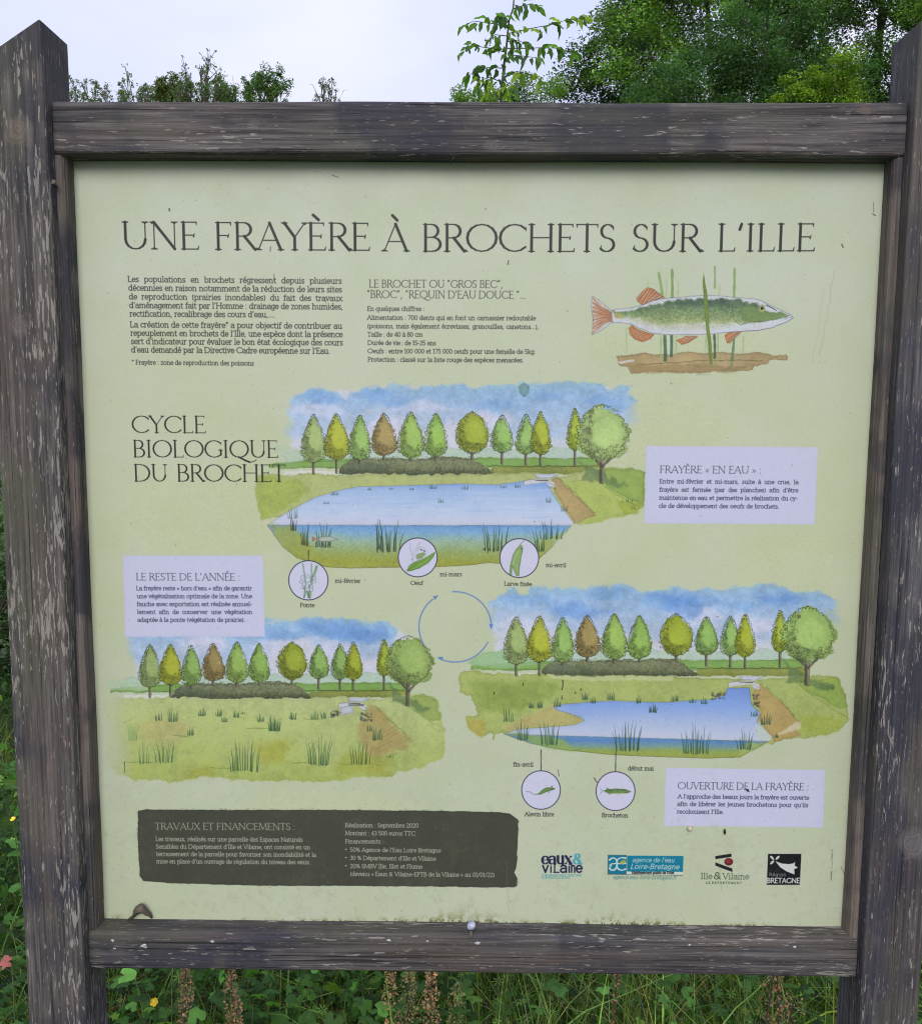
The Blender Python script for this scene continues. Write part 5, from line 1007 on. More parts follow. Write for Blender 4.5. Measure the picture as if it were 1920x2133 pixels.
# outline measured on the leaf: folded over a ridge, stalk to lower left
top = [(-.0205, 0), (-.0125, .007), (-.010, .0165), (-.0055, .024), (.0000, .0285), (.0045, .0305), (.0075, .027), (.0110, .0205), (.0160, .0130), (.0190, .003)]
bot = [(-.0195, -.0008), (-.0135, .0012), (-.0085, .0065), (-.0035, .011), (.0010, .0125), (.0045, .0128), (.0070, .0100), (.0100, .0078), (.0150, .0050), (.0180, .0022)]
V = []
for i, (a, b) in enumerate(zip(top, bot)):
    bul = .011*math.sin(math.pi*(i+.5)/10)
    V += [(a[0], -.004-bul*.6, a[1]), ((a[0]+b[0])/2, -.006-bul*1.25, (a[1]+b[1])/2), (b[0], -.004-bul*.5, b[1])]
F = [(i*3+j, i*3+3+j, i*3+4+j, i*3+1+j) for i in range(9) for j in range(2)]
dl = mesh_obj('dead_leaf', V, F, dm, smooth=True); dl.location = (-.5385, .001, .7760); tag(dl, 'dry curled brown leaf standing in the lower left corner of the panel', 'dead leaf')
md = dl.modifiers.new('thick', 'SOLIDIFY'); md.thickness = .0006
V, F = tube([(-.5625, -.006, .7752), (-.5570, -.006, .7775)], [.0006, .0009], 5); mesh_obj('stalk', [(a-dl.location.x, b-dl.location.y, c-dl.location.z) for a, b, c in V], F, dm, dl)
em, ent, eb = newmat('pale_shell', .35); te = ent.nodes.new('ShaderNodeTexCoord')
ent.links.new(mix(ent, ramp(ent, noise(ent, te.outputs['Object'], 190, 3), [(.4, 0.), (.6, 1.)]), (.25, .28, .38), (.44, .47, .56)), eb.inputs['Base Color'])
bm = bmesh.new(); bmesh.ops.create_uvsphere(bm, u_segments=20, v_segments=14, radius=.0068)
for v in bm.verts:
    a = math.atan2(v.co.z, v.co.x); r = math.hypot(v.co.x, v.co.z); v.co.x *= 1+.10*math.sin(a*1.0+.4); v.co.z *= 1.08+.06*math.cos(a*2); v.co.y *= .9; v.co.z += -.0012*(v.co.x < -.003)
    v.co += v.co.normalized()*.0003*math.sin(9*math.atan2(v.co.y, v.co.x)+16*r*60)
me = bpy.data.meshes.new('snail_shell'); bm.to_mesh(me); bm.free(); me.materials.append(em)
for p in me.polygons: p.use_smooth = True
sn = bpy.data.objects.new('snail_shell', me); C.objects.link(sn); sn.location = (-.0006, -.030, .7868)
tag(sn, 'tiny pale bluish ball like a snail shell on the middle of the lower rail', 'snail shell')
V, F = tube([(-.0006, -.0345, .7802), (-.0010, -.0376, .7722), (-.0004, -.0384, .7700)], [.0022, .0030, .0016], 7); mesh_obj('foot', [(a+.0006, b+.030, c-.7868) for a, b, c in V], F, dm, sn)
# a pale pea-sized gall and a black seed stuck to the panel below the lower right box
gm2, _, gb2 = newmat('pale_gall', .4); gb2.inputs['Base Color'].default_value = (.42, .36, .28, 1)
bm = bmesh.new(); bmesh.ops.create_icosphere(bm, subdivisions=3, radius=.0042)
for v in bm.verts: v.co *= 1+.08*math.sin(v.co.x*900)*math.cos(v.co.z*700)
me = bpy.data.meshes.new('gall'); bm.to_mesh(me); bm.free(); me.materials.append(gm2); [setattr(p, 'use_smooth', True) for p in me.polygons]
o = bpy.data.objects.new('gall', me); C.objects.link(o); o.location = (.3482, -.0036, .9397); tag(o, 'small beige gall stuck under the lower right text box', 'insect gall')
km, _, kb = newmat('black_seed', .5); kb.inputs['Base Color'].default_value = (.008, .008, .007, 1)
def grub(name, pts, rr, label, cat):
    V, F = tube(pts, rr, 8); c = np.mean(V, 0); o = mesh_obj(name, np.array(V)-c, F, km, smooth=True); o.location = c; tag(o, label, cat)
grub('seed', [(.4045, -.0018, .9395), (.4043, -.0022, .9365), (.4045, -.0022, .933), (.405, -.0016, .9295)], [.0006, .0019, .002, .0007], 'black oval seed stuck below the opening of the spawning ground box', 'seed')
grub('twig_bit', [(.4350, -.0018, 1.0070), (.4380, -.003, 1.0045), (.4410, -.0018, 1.0015)], [.0005, .0018, .0004], 'short black chip lying across the heading of the lower right box', 'chip')
grub('twig', [(-.033, -.036, 1.9655), (-.036, -.037, 1.961), (-.0388, -.030, 1.9555)], [.0012, .0010, .0004], 'short black twig stuck under the middle of the upper rail', 'twig')

# ================================================================ vegetation
LEAF = leafmat('leaf', .38, .6, spec=.2); SAPM = leafmat('sapling_leaf', .55, .5); GRASSM = leafmat('grass_blade', .3, .45); TREEM = leafmat('tree_leaf', .33, .55, spec=.25)
def solid(name, col, rough=.8, scale=60, var=.35):
    m, nt_, b_ = newmat(name, rough); t_ = nt_.nodes.new('ShaderNodeTexCoord')
    nt_.links.new(mix(nt_, noise(nt_, t_.outputs['Object'], scale, 4), tuple(c*(1-var) for c in col), tuple(c*(1+var) for c in col)), b_.inputs['Base Color']); return m
STEM = solid('green_stem', (.07, .10, .03)); BARK = solid('bark', (.055, .045, .035), .9, 30, .5); YTWIG = solid('young_twig', (.05, .035, .028), .7)

def ribbons(X, Y, H, Wd, col, bend=.5, seg=4, z0=-.02, zb=None):
    n = len(X); ph = R.uniform(0, 2*np.pi, n); b = np.abs(R.normal(bend, bend*.5, n))*H; fa = R.uniform(0, np.pi, n)
    t = np.linspace(0, 1, seg+1)
    z = (H[:, None]*(t-.18*t**3*(b/H)[:, None]*1.6))+(zb[:, None] if zb is not None else z0)
    off = b[:, None]*t**2.2; wv = Wd[:, None]*np.clip(1-t**2.2, .04, 1)*.5
    cx = X[:, None]+off*np.cos(ph)[:, None]; cy = Y[:, None]+off*np.sin(ph)[:, None]
    sx, sy = np.cos(fa)[:, None], np.sin(fa)[:, None]
    V = np.stack([np.stack([cx-wv*sx, cy-wv*sy, z], -1), np.stack([cx+wv*sx, cy+wv*sy, z], -1)], 2).reshape(-1, 3)
    base = (np.arange(n)*(seg+1)*2)[:, None]+np.arange(seg)[None]*2
    F = np.stack([base, base+1, base+3, base+2], -1).reshape(-1, 4)
    return V, F, np.repeat(col, (seg+1)*2, 0)
def tints(n, base, sd=.22, yellow=.15):
    k = np.exp(R.normal(0, sd, (n, 1))); y = R.random((n, 1))
    c = np.array(base)[None]*k
    return np.clip(c*np.where(y < yellow, np.array([[1.7, 1.25, .9]]), 1), .004, .9)
def rotm(n, tilt, up=(0, 0, 1)):
    """n random frames whose normal is within about `tilt` radians of vertical"""
    th = np.abs(R.normal(0, tilt, n)); ph = R.uniform(0, 2*np.pi, n); N_ = np.stack([np.sin(th)*np.cos(ph), np.sin(th)*np.sin(ph), np.cos(th)], 1)
    a = R.normal(0, 1, (n, 3)); a -= (a*N_).sum(1, keepdims=True)*N_; a /= np.linalg.norm(a, axis=1, keepdims=True)
    return a, np.cross(N_, a), N_
def scatter(TV, TF, pos, scl, frames, col):
    a, b, c = frames; n = len(pos); k = len(TV)
    V = (pos[:, None]+scl[:, None, None]*(TV[None, :, 0, None]*a[:, None]+TV[None, :, 1, None]*b[:, None]+TV[None, :, 2, None]*c[:, None])).reshape(-1, 3)
    F = (TF[None]+(np.arange(n)*k)[:, None, None]).reshape(-1, TF.shape[1])
    return V, F, np.repeat(col, k, 0)
def lobed(lobes=5, n=20, deep=.45):
    V = [(0, 0, 0)]
    for i in range(n):
        a = 2*np.pi*i/n; q = ((a/(2*np.pi)*lobes) % 1); r = 1-deep*abs(q-.5)*2*(.7+.3*np.cos(i*2.1))+.05*(-1)**i
        if i == 0: r *= .3
        V.append((r*np.cos(a), r*np.sin(a), -.12*r*r+.05*np.cos(lobes*a)))
    F = [(0, i+1, (i+1) % n+1) for i in range(n)]
    return np.array(V), np.array(F)
def star(k=7):
    V = []; F = []
    for i in range(k):
        a = 2*np.pi*i/k; c, s = np.cos(a), np.sin(a); o = len(V)
        for r, w_, z in ((.06, 0, 0), (.5, .1, .05), (1, 0, .02), (.5, -.1, .05)): V.append((r*c-w_*s, r*s+w_*c, z))
        F.append((o, o+1, o+2, o+3))
    return np.array(V), np.array(F)
def put(name, parts, mat, parent=None):
    V = []; F = []; Cc = []; o = 0
    for v, f, c in parts: V.append(v); F.append(f+o); Cc.append(c); o += len(v)
    return mesh_obj(name, np.concatenate(V), np.concatenate(F), mat, parent, col=np.concatenate(Cc))

# tall grass round and behind the board
def gz(x, y): return .03*np.sin(x*1.1+1)*np.cos(y*.9)*(np.hypot(x, y) > .8)-.02
n = 12000; X = R.uniform(-2.2, 2.2, n); Y = .07+R.random(n)**1.2*2.3
keep = R.random(n) < np.where(X < .02, .38, 1.); X, Y = X[keep], Y[keep]; n = len(X)
g1 = ribbons(X, Y, R.uniform(.32, .66, n), R.uniform(.0028, .0075, n), tints(n, (.095, .172, .034), .5, .15), .6, 5)
n = 500; X2 = R.uniform(-1.1, 1.1, n); Y2 = R.uniform(.1, 1.2, n)
g2 = ribbons(X2, Y2, R.uniform(.4, .6, n), R.uniform(.0018, .003, n), tints(n, (.27, .27, .11), .2, .2), .45, 5)
n = 3600; X3 = R.uniform(-2.5, 2.5, n); Y3 = R.uniform(-1.6, -.07, n)
g3 = ribbons(X3, Y3, R.uniform(.08, .22, n), R.uniform(.002, .0045, n), tints(n, (.05, .10, .02), .25, .12), .5, 4)
tag(put('grass', [g1, g2, g3], GRASSM), 'long green grass growing round and behind the board', 'grass', kind='stuff')
n = 24000; X = R.uniform(-22, 22, n); Y = 2.2+R.random(n)**1.5*22
tag(put('meadow_grass', [ribbons(X, Y, R.uniform(.4, .85, n), R.uniform(.006, .016, n), tints(n, (.085, .15, .032), .25, .2), .35, 3)], GRASSM), 'rough meadow grass stretching away behind the board', 'meadow', kind='stuff')

n = 420; X4 = R.uniform(-1.2, 1.2, n); Y4 = R.uniform(.1, 1.0, n)
tag(put('dead_grass', [ribbons(X4, Y4, R.uniform(.25, .56, n), R.uniform(.002, .005, n), tints(n, (.26, .20, .11), .35, .1), 1.1, 6)], GRASSM), 'bleached dead grass stalks bent through the green under the board', 'dead grass', kind='stuff')
# herbs: lobed buttercup leaves, denser to the left
TL, TLf = lobed(5, 20, .5); T3, T3f = lobed(3, 18, .38)
n = 13000; X = R.uniform(-2.0, 1.5, n); keep = R.random(n) < np.where(X < .02, 1., .22); X = X[keep]; n = len(X); Y = .05+R.random(n)*1.5
Z = R.uniform(.14, .47, n)+.05*np.sin(X*7)*np.cos(Y*9)
h1 = scatter(TL, TLf, np.stack([X, Y, Z], 1), R.uniform(.008, .019, n), rotm(n, .75), tints(n, (.042, .105, .022), .5, .1))
n2 = n//3; h2 = scatter(T3, T3f, np.stack([R.choice(X, n2), R.uniform(.05, 1.4, n2), R.uniform(.2, .48, n2)], 1), R.uniform(.010, .024, n2), rotm(n2, .75), tints(n2, (.055, .135, .026), .5, .1))
tag(put('ground_cover', [h1, h2], LEAF), 'dark green lobed herb leaves massed under the left half of the board', 'ground cover', kind='stuff')
# goosegrass: whorls of narrow leaves up thin stems
TS, TSf = star(7); P = []; Vs = []; 
for k in range(330):
    x, y = (R.uniform(-.72, .2) if k < 210 else R.uniform(-1.6, 1.2)), R.uniform(.1, 1.1); h = R.uniform(.36, .54); lx, ly = R.normal(0, .05, 2)
    m_ = 8
    for j in range(m_): t = .35+.65*j/(m_-1); P.append((x+lx*t, y+ly*t, h*t))
    Vs.append(tube([(x, y, 0), (x+lx*.5, y+ly*.5, h*.5), (x+lx, y+ly, h)], [.0011, .0009, .0005], 4))
P = np.array(P); n = len(P)
gs = put('goosegrass', [scatter(TS, TSf, P, R.uniform(.008, .017, n), rotm(n, .7), tints(n, (.11, .20, .04), .3, .1))], LEAF)
tag(gs, 'light green goosegrass with whorls of narrow leaves under the board', 'goosegrass', kind='stuff')
mesh_obj('stem', *join(Vs), STEM, gs)['kind'] = 'stuff'

# buttercups
YEL = solid('buttercup_petal', (.78, .54, .02), .3, 200, .1); ORA = solid('orange_petal', (.75, .36, .03), .4, 200, .1)
def buttercup(x, y, z, r, label, mat=YEL, tilt=.5, ph=0.):
    t = tag(empty('buttercup', (x, y, 0)), label, 'buttercup', 'buttercups in the grass')
    mesh_obj('stem', *tube([(.03, .02, 0), (.012, .01, z*.6), (0, 0, z)], [.0014, .0011, .0009], 5), STEM, t)
    n_ = Vector((math.sin(tilt)*math.cos(ph), math.sin(tilt)*math.sin(ph), math.cos(tilt))); q = n_.to_track_quat('Z', 'Y')
    for k in range(5):
        a = 2*math.pi*k/5; V = []
        for u, w_, h in ((.1, .12, 0), (.55, .48, .12), (1., .34, .42), (1.04, 0, .45), (1., -.34, .42), (.55, -.48, .12), (.1, -.12, 0)):
            p = Vector((u*math.cos(a)-w_*math.sin(a), u*math.sin(a)+w_*math.cos(a), h))*r; V.append(tuple(q @ p+Vector((0, 0, z))))
        mesh_obj('petal', V, [(0, 1, 5, 6), (1, 2, 4, 5), (2, 3, 4)], mat, t)
    V, F = tube([tuple(q @ Vector((0, 0, r*.02))+Vector((0, 0, z))), tuple(q @ Vector((0, 0, r*.3))+Vector((0, 0, z)))], [r*.3, r*.22], 8); mesh_obj('flower_centre', V, F, YEL, t)
buttercup(-.7194*.9, .33, .392, .0082, 'bright yellow buttercup under the left end of the lower rail', tilt=.9, ph=-1.6)
buttercup(-.672, .28, .356, .0078, 'orange yellow buttercup lower left, beside the post stub', ORA, tilt=1.1, ph=-1.)
buttercup(-1.0107, .5, .70, .006, 'small yellow buttercup showing left of the left post', tilt=.5, ph=-2.)
buttercup(-.62, .9, .50, .0085, 'half hidden yellow buttercup behind the herb leaves', tilt=.4)
buttercup(.9, 1.1, .52, .009, 'yellow buttercup in the grass beyond the right post', tilt=.6, ph=2.)
# a reddened dock leaf, left edge
RED = solid('red_leaf', (.30, .08, .07), .6, 120, .6)
t = tag(empty('red_leaf', (-.868, .2, .0)), 'pinkish red withered leaf in the grass left of the left post', 'red leaf')
rv, rf = lobed(5, 20, .5); rv = rv*.014
mesh_obj('blade', np.stack([rv[:, 0]*1.1-.004, -.006-.5*np.abs(rv[:, 0])+rv[:, 1]*.3, .568+rv[:, 1]*.9+rv[:, 0]*.3], 1), rf, RED, t)
mesh_obj('stem', *tube([(0, .03, 0), (-.01, .02, .3), (0, .004, .566)], [.002, .0016, .0012], 5), STEM, t)

# docks gone to seed: brown spikes
SEED = leafmat('dock_seed', .15, .8); 
def spike(x, y, z0, z1, rad_, n_, col, lean=(0, 0)):
    t = R.random(n_); r = rad_*np.sqrt(R.random(n_))*(.45+.55*np.sin(np.pi*np.clip(t*.85+.12, 0, 1))); a = R.uniform(0, 6.28, n_)
    Pp = np.stack([x+lean[0]*t+r*np.cos(a), y+lean[1]*t+r*np.sin(a), z0+(z1-z0)*t], 1)
    D = np.array([(0, 0, 0), (.5, .45, .1), (1, 0, 0), (.5, -.45, -.1)]); return scatter(D, np.array([[0, 1, 2, 3]]), Pp, R.uniform(.0035, .0065, n_), rotm(n_, 1.2), tints(n_, col, .3, .2))
BR_ = (.22, .15, .085); GB = (.18, .17, .07)
def dock(x, y, spikes, label, leaves=2):
    t = tag(empty('dock_plant', (x, y, 0)), label, 'dock plant', 'docks gone to seed')
    parts = []
    for dx, dy, z0, z1, r, n_, c, ln in spikes:
        mesh_obj('stem', *tube([(0, 0, 0), (dx*.6, dy*.6, z0*.6), (dx, dy, z0), (dx+ln, dy, z1)], [.004, .003, .0022, .001], 6), YTWIG, t)
        parts.append(spike(dx, dy, z0, z1, r, n_, c, (ln, 0)))
    tag(put('seed_head', parts, SEED, t), kind='stuff')
    for k in range(leaves):
        a = R.uniform(0, 6.28); Ln = R.uniform(.16, .26); V = []; m_ = 7
        for i in range(m_+1):
            s_ = i/m_; hw = .026*math.sin(math.pi*(s_*.9+.06))**.8; rr_ = .02+Ln*s_*.6; zz = .05+.32*math.sin(s_*2.0)*Ln/.2*.8
            for q_ in (-1, 0, 1): V.append((rr_*math.cos(a)-q_*hw*math.sin(a), rr_*math.sin(a)+q_*hw*math.cos(a), zz+abs(q_)*hw*.35))
        mesh_obj('leaf', V, [(i*3+j, i*3+3+j, i*3+4+j, i*3+1+j) for i in range(m_) for j in range(2)], LEAF, t, col=np.repeat(tints(1, (.03, .08, .015), .1, 0), len(V), 0))
dock(-.545, .21, [(0, 0, .28, .555, .018, 900, BR_, .004)], 'brown dock seed spike, leftmost under the lower rail')
dock(-.462, .22, [(.012, 0, .26, .565, .015, 700, BR_, -.008), (.0, -.01, .24, .49, .020, 600, BR_, .018)], 'pair of brown dock seed spikes, second from the left under the rail')
dock(-.13, .22, [(-.03, 0, .26, .55, .020, 700, (.26, .19, .09), .008), (.012, .02, .3, .555, .018, 600, GB, .0), (.05, 0, .3, .56, .020, 700, (.28, .18, .10), .006), (.085, .02, .26, .50, .020, 500, GB, .02)], 'broad greenish brown dock with four seed spikes under the rail centre', 3)
dock(.585, .24, [(-.03, 0, .28, .545, .028, 300, (.22, .12, .07), .03), (.03, .02, .26, .53, .028, 280, (.22, .13, .07), -.02), (.0, 0, .26, .48, .034, 260, (.24, .17, .09), .04)], 'sparse reddish brown dock seed heads near the right post', 3)
dock(.28, .28, [(0, 0, .3, .54, .010, 80, (.26, .11, .07), .012)], 'thin dark dock stem in the grass right of centre', 3)

# ---------------------------------------------------------------- sapling behind the board: every leaf a part
TRUNK = [(0.15, 3.1, -.05), (0.10, 3.1, 1.2), (0.115, 3.1, 2.3), (0.128, 3.1, 3.105), (0.137, 3.1, 3.199), (0.143, 3.1, 3.268), (0.152, 3.1, 3.33), (0.157, 3.1, 3.392), (0.163, 3.1, 3.454), (0.182, 3.1, 3.51), (0.185, 3.1, 3.547), (0.19, 3.1, 3.66), (.2, 3.1, 3.8)]
BR = [[(0.164, 3.1, 3.398), (0.221, 3.06, 3.395), (0.263, 3.02, 3.388), (0.349, 2.98, 3.387), (0.427, 2.94, 3.394), (0.498, 2.9, 3.383)],
      [(0.157, 3.1, 3.423), (0.099, 3.15, 3.462), (0.047, 3.2, 3.489), (-0.006, 3.25, 3.516), (-0.054, 3.3, 3.511)],
      [(0.152, 3.1, 3.311), (0.085, 3.062, 3.315), (0.033, 3.025, 3.307), (-0.012, 2.988, 3.304), (-0.056, 2.95, 3.254)],
      [(0.136, 3.1, 3.24), (0.074, 3.133, 3.255), (0.022, 3.167, 3.261), (-0.031, 3.2, 3.241)],
      [(0.158, 3.1, 3.33), (0.265, 3.138, 3.345), (0.334, 3.175, 3.363), (0.411, 3.213, 3.374), (0.482, 3.25, 3.363)],
      [(0.14, 3.1, 3.211), (0.202, 3.033, 3.2), (0.276, 2.967, 3.16), (0.309, 2.9, 3.104)],
      [(0.185, 3.1, 3.51), (0.229, 3.133, 3.537), (0.277, 3.167, 3.56), (0.313, 3.2, 3.559)],
      [(0.158, 3.1, 3.386), (0.096, 3.0, 3.352), (0.06, 2.9, 3.282)], [(0.163, 3.1, 3.448), (0.135, 3.05, 3.467), (0.105, 3.0, 3.425)],
      [(0.134, 3.1, 3.174), (0.073, 3.017, 3.169), (0.021, 2.933, 3.121), (0.005, 2.85, 3.062)], [(0.131, 3.1, 3.149), (0.163, 3.0, 3.126), (0.191, 2.9, 3.055)],
      [(0.158, 3.1, 3.361), (0.201, 3.05, 3.348), (0.244, 3.0, 3.31)], [(0.146, 3.1, 3.28), (0.188, 3.017, 3.267), (0.241, 2.933, 3.23), (0.279, 2.85, 3.192)]]
sap = tag(empty('sapling', (.15, 3.1, 0)), 'slender cherry like sapling with drooping leaves against the sky above the upper rail', 'sapling')
sub = lambda P: [(p[0]-.15, p[1]-3.1, p[2]) for p in P]
mesh_obj('trunk', *tube(sub(TRUNK), [.016, .012, .009, .0062, .006, .0055, .005, .0047, .0043, .004, .0035, .003, .002], 7), YTWIG, sap)
lmesh = []
for kind, c in enumerate(((.075, .155, .035), (.11, .21, .035), (.24, .34, .035), (.05, .11, .035))):
    V = []; m_ = 7
    for i in range(m_+1):
        s_ = i/m_; hw = .245*math.sin(math.pi*min(1, s_**.85))**.8*(1-.25*s_)
        dz = -.22*s_**2
        for q_ in (-1, 0, 1): V.append((s_, q_*hw*(1+.12*math.sin(i*2.3+q_*1.7+kind)), dz+(.16*hw/.2)*abs(q_)+.03*math.sin(i*1.9+q_+kind*2)))
    me = mesh_obj('leaf', V, [(i*3+j, i*3+3+j, i*3+4+j, i*3+1+j) for i in range(m_) for j in range(2)], SAPM, smooth=True, col=np.repeat(np.array([c]), len(V), 0))
    lmesh.append(me.data); bpy.data.objects.remove(me)
rl = random.Random(4)
def sap_leaf(p, d, size, kind):
    o = bpy.data.objects.new('leaf', lmesh[kind]); C.objects.link(o); o.parent = sap
    x = Vector(d).normalized(); y = x.cross(Vector((0, 0, 1)))
    y = Vector((rl.gauss(0, 1), rl.gauss(0, 1), rl.gauss(0, .4))); y = (y-x*y.dot(x)).normalized(); z = x.cross(y)
    if z.z < 0: y, z = -y, -z
    o.matrix_local = Matrix.Translation(Vector((p[0]-.15, p[1]-3.1, p[2]))) @ Matrix((x, y, z)).transposed().to_4x4() @ Matrix.Diagonal((size, size, size, 1))
for bi, b in enumerate(BR):
    mesh_obj('branch', *tube(sub(b), [.0026*(1-.6*i/(len(b)-1)) for i in range(len(b))], 5), YTWIG, sap)
    for i in range(len(b)-1):
        for f in (.2, .55, .9):
            a, c_ = Vector(b[i]), Vector(b[i+1]); p = a.lerp(c_, f); along = (c_-a).normalized()
            for s_ in (-1, 1):
                if rl.random() < .18: continue
                side = along.cross(Vector((0, 0, 1))).normalized()*s_
                d = along*rl.uniform(-.2, .9)+side*rl.uniform(.1, 1.0)+Vector((rl.gauss(0, .25), 0, -rl.choice((rl.uniform(-.1, .5), rl.uniform(.5, 2.2)))))
                kind = 2 if (bi in (0, 5, 9, 10) and rl.random() < .45) else rl.choice((0, 1, 1, 3))
                sap_leaf(p+Vector((rl.gauss(0, .012), rl.gauss(0, .012), rl.gauss(0, .006))), d, rl.uniform(.026, .072), kind)
    a = Vector(b[-1])-Vector(b[-2]); sap_leaf(b[-1], a+Vector((0, 0, -.03)), .055, 2 if bi == 0 else 1)
for i in range(22):
    p = (rl.uniform(.03, .21), 3.1+rl.uniform(-.1, .1), rl.uniform(3.02, 3.17)); sap_leaf(p, (rl.gauss(0, .5), rl.gauss(0, .5), -1), rl.uniform(.045, .07), rl.choice((1, 2, 2)))
for j, z in enumerate(np.linspace(1.6, 3.0, 14)):
    a = j*2.4; p0 = Vector((.11, 3.1, z)); 
    for k in range(4): sap_leaf(p0+Vector((math.cos(a), math.sin(a), 0))*.07*(k+1), (math.cos(a+k-1.5), math.sin(a+k-1.5), -.8), .06, k % 2)
    mesh_obj('branch', *tube([tuple(p0-Vector((.15, 3.1, 0))), tuple(p0+Vector((math.cos(a), math.sin(a), .05))*.3-Vector((.15, 3.1, 0)))], [.003, .001], 5), YTWIG, sap)

# ---------------------------------------------------------------- trees
DIA = np.array([(-.5, 0, 0), (0, .3, .06), (.5, 0, -.05), (0, -.3, .06)]); DIAF = np.array([[0, 1, 2, 3]])
def tree(label, x, y, trunk_h, lobes, nleaf, size, col, clump=.35, nclump=26, cat='tree', group=None, tr=.12, droop=0., fill=.5, sd=.2, name='tree', flat=.65, hue=.12, stems=None, limbs=True):
    t = tag(empty(name, (x, y, 0)), label, cat, group); nleaf = int(nleaf*1.9); size *= .70
    vol = np.array([l[3]*l[4]*l[5] for l in lobes]); vol = vol**.72; per = (vol/vol.sum()*nleaf).astype(int)
    parts = []; twigs = []
    for l, m_ in zip(lobes, per):
        cxyz, rr_ = np.array(l[:3]), np.array(l[3:6]); k = max(5, int(nclump*m_/nleaf*len(lobes)))
        d = R.normal(0, 1, (k, 3)); d /= np.linalg.norm(d, axis=1, keepdims=True)
        cc = cxyz+d*rr_*(fill+(1-fill)*R.random((k, 1)))
        lum = np.exp(R.normal(0, sd, k))
        who = R.integers(0, k, m_); cl = clump*R.uniform(.6, 1.3, k)
        g = R.normal(0, 1, (m_, 3)); g /= np.linalg.norm(g, axis=1, keepdims=True); g *= (R.random((m_, 1))**.45)
        off = g*cl[who][:, None]*np.array([1, 1, flat])
        off[:, 2] -= droop*np.hypot(off[:, 0], off[:, 1])*1.2
        pos = cc[who]+off
        cl_ = tints(m_, col, .18, hue)*lum[who][:, None]
        parts.append(scatter(DIA, DIAF, pos, size*R.uniform(.65, 1.35, m_), rotm(m_, .75), cl_))
        for j in range(0, k, 2): twigs.append(tube([tuple(cxyz*.6+cc[j]*.4-np.array([0, 0, rr_[2]*.3])), tuple(cc[j])], [size*.16, size*.05], 4))
        if limbs: twigs.append(tube([(0, 0, trunk_h*.8), (cxyz[0]*.5, cxyz[1]*.5, (trunk_h+cxyz[2])/2), tuple(cxyz)], [tr*.55, tr*.38, tr*.15], 6))
    put('crown', parts, TREEM, t)
    for (sx, sy, th) in (stems or [(0, 0, trunk_h)]):
        twigs_ = tube([(sx, sy, -.1), (sx*1.1+.05, sy, th*.5), (sx*1.3, sy, th), (sx*1.4, sy, th*1.25)], [tr, tr*.8, tr*.6, tr*.3], 9); twigs.append(twigs_)
    mesh_obj('trunk', *join(twigs), BARK, t)
    return t
DG = (.036, .078, .020); MG = (.080, .150, .034); BG = (.058, .122, .050); YG = (.105, .185, .028)
tree('dark dense tree with trunks showing, left end of the wood behind the upper rail', 3.6, 19.5, 5.2, [(-1.0, 0, 7.8, 1.5, 1.4, 1.4), (-.2, .2, 9.4, 1.5, 1.6, 1.9), (.9, .1, 11.2, 1.6, 1.6, 1.7), (1.4, 0, 8.2, 1.3, 1.3, 1.3), (-2.6, 0, 7.3, 1.3, 1.2, .9), (-.6, 0, 6.4, 2.0, 1.4, .9)], 36000, .10, DG, .42, 60, tr=.16, stems=[(0, 0, 6), (.5, .2, 7), (-.4, 0, 6)], fill=.4, sd=.35)
tree('tall mid green ash with feathery drooping sprays, middle of the wood', 5.0, 17.0, 4.5, [(-1.6, 0, 8.8, 1.3, 1.3, 1.2), (-.6, -.3, 10.4, 1.5, 1.4, 1.5), (.9, 0, 9.4, 1.2, 1.3, 1.5), (1.9, .2, 10.6, 1.4, 1.4, 1.6), (-1.0, -.4, 7.6, 1.0, 1.0, .9), (.4, 0, 12.2, 2.2, 1.6, 1.4)], 34000, .095, MG, .42, 48, droop=.5, tr=.17, fill=.45, sd=.42)
tree('bushy blue green tree, nearest in the middle of the wood above the rail', 3.75, 11.2, 3.0, [(-.7, 0, 5.9, .95, .9, .8), (.1, -.2, 6.55, .95, .9, .75), (.75, 0, 5.9, .85, .9, .8), (.0, -.3, 5.4, 1.3, .9, .7), (-1.1, 0, 5.5, .7, .7, .6)], 36000, .060, BG, .27, 56, droop=.35, tr=.10, fill=.5, sd=.36)
tree('dark ivy covered tree with bright sky holes at the right of the wood', 7.2, 17.5, 5.0, [(-1.2, 0, 9.6, 1.2, 1.2, 1.5), (.2, 0, 8.2, 1.4, 1.2, 1.3), (1.2, 0, 10.2, 1.5, 1.3, 1.7), (-.2, .3, 11.2, 1.7, 1.5, 1.5), (1.7, 0, 7.9, 1.3, 1.3, 1.0), (-1.4, 0, 7.2, .8, .8, 1.0)], 30000, .095, (.034, .075, .020), .38, 56, tr=.17, fill=.3, sd=.4, stems=[(0, 0, 7), (.7, 0, 8), (-.8, .2, 8), (1.3, .1, 7)])
tree('dark dense tree filling the far right behind the right post', 8.6, 15.5, 4.0, [(-.7, 0, 7.3, 1.2, 1.1, 1.5), (.6, 0, 8.2, 1.4, 1.2, 1.6), (-.3, 0, 9.6, 1.3, 1.2, 1.2), (1.9, 0, 7.0, 1.2, 1.1, 1.3)], 30000, .085, (.040, .088, .022), .38, 44, tr=.15, fill=.55, sd=.22)
tree('bright yellow green young tree at the right, just above the rail', 4.28, 10.0, 2.8, [(-.38, 0, 5.42, .26, .3, .26), (-.1, 0, 5.62, .2, .25, .2), (.22, 0, 5.78, .17, .25, .24), (.30, .1, 5.45, .3, .3, .22), (-.15, 0, 5.05, .55, .4, .35), (.3, 0, 5.0, .4, .4, .3)], 11000, .052, (.135, .225, .03), .15, 34, tr=.06, fill=.5, sd=.22, hue=.2)
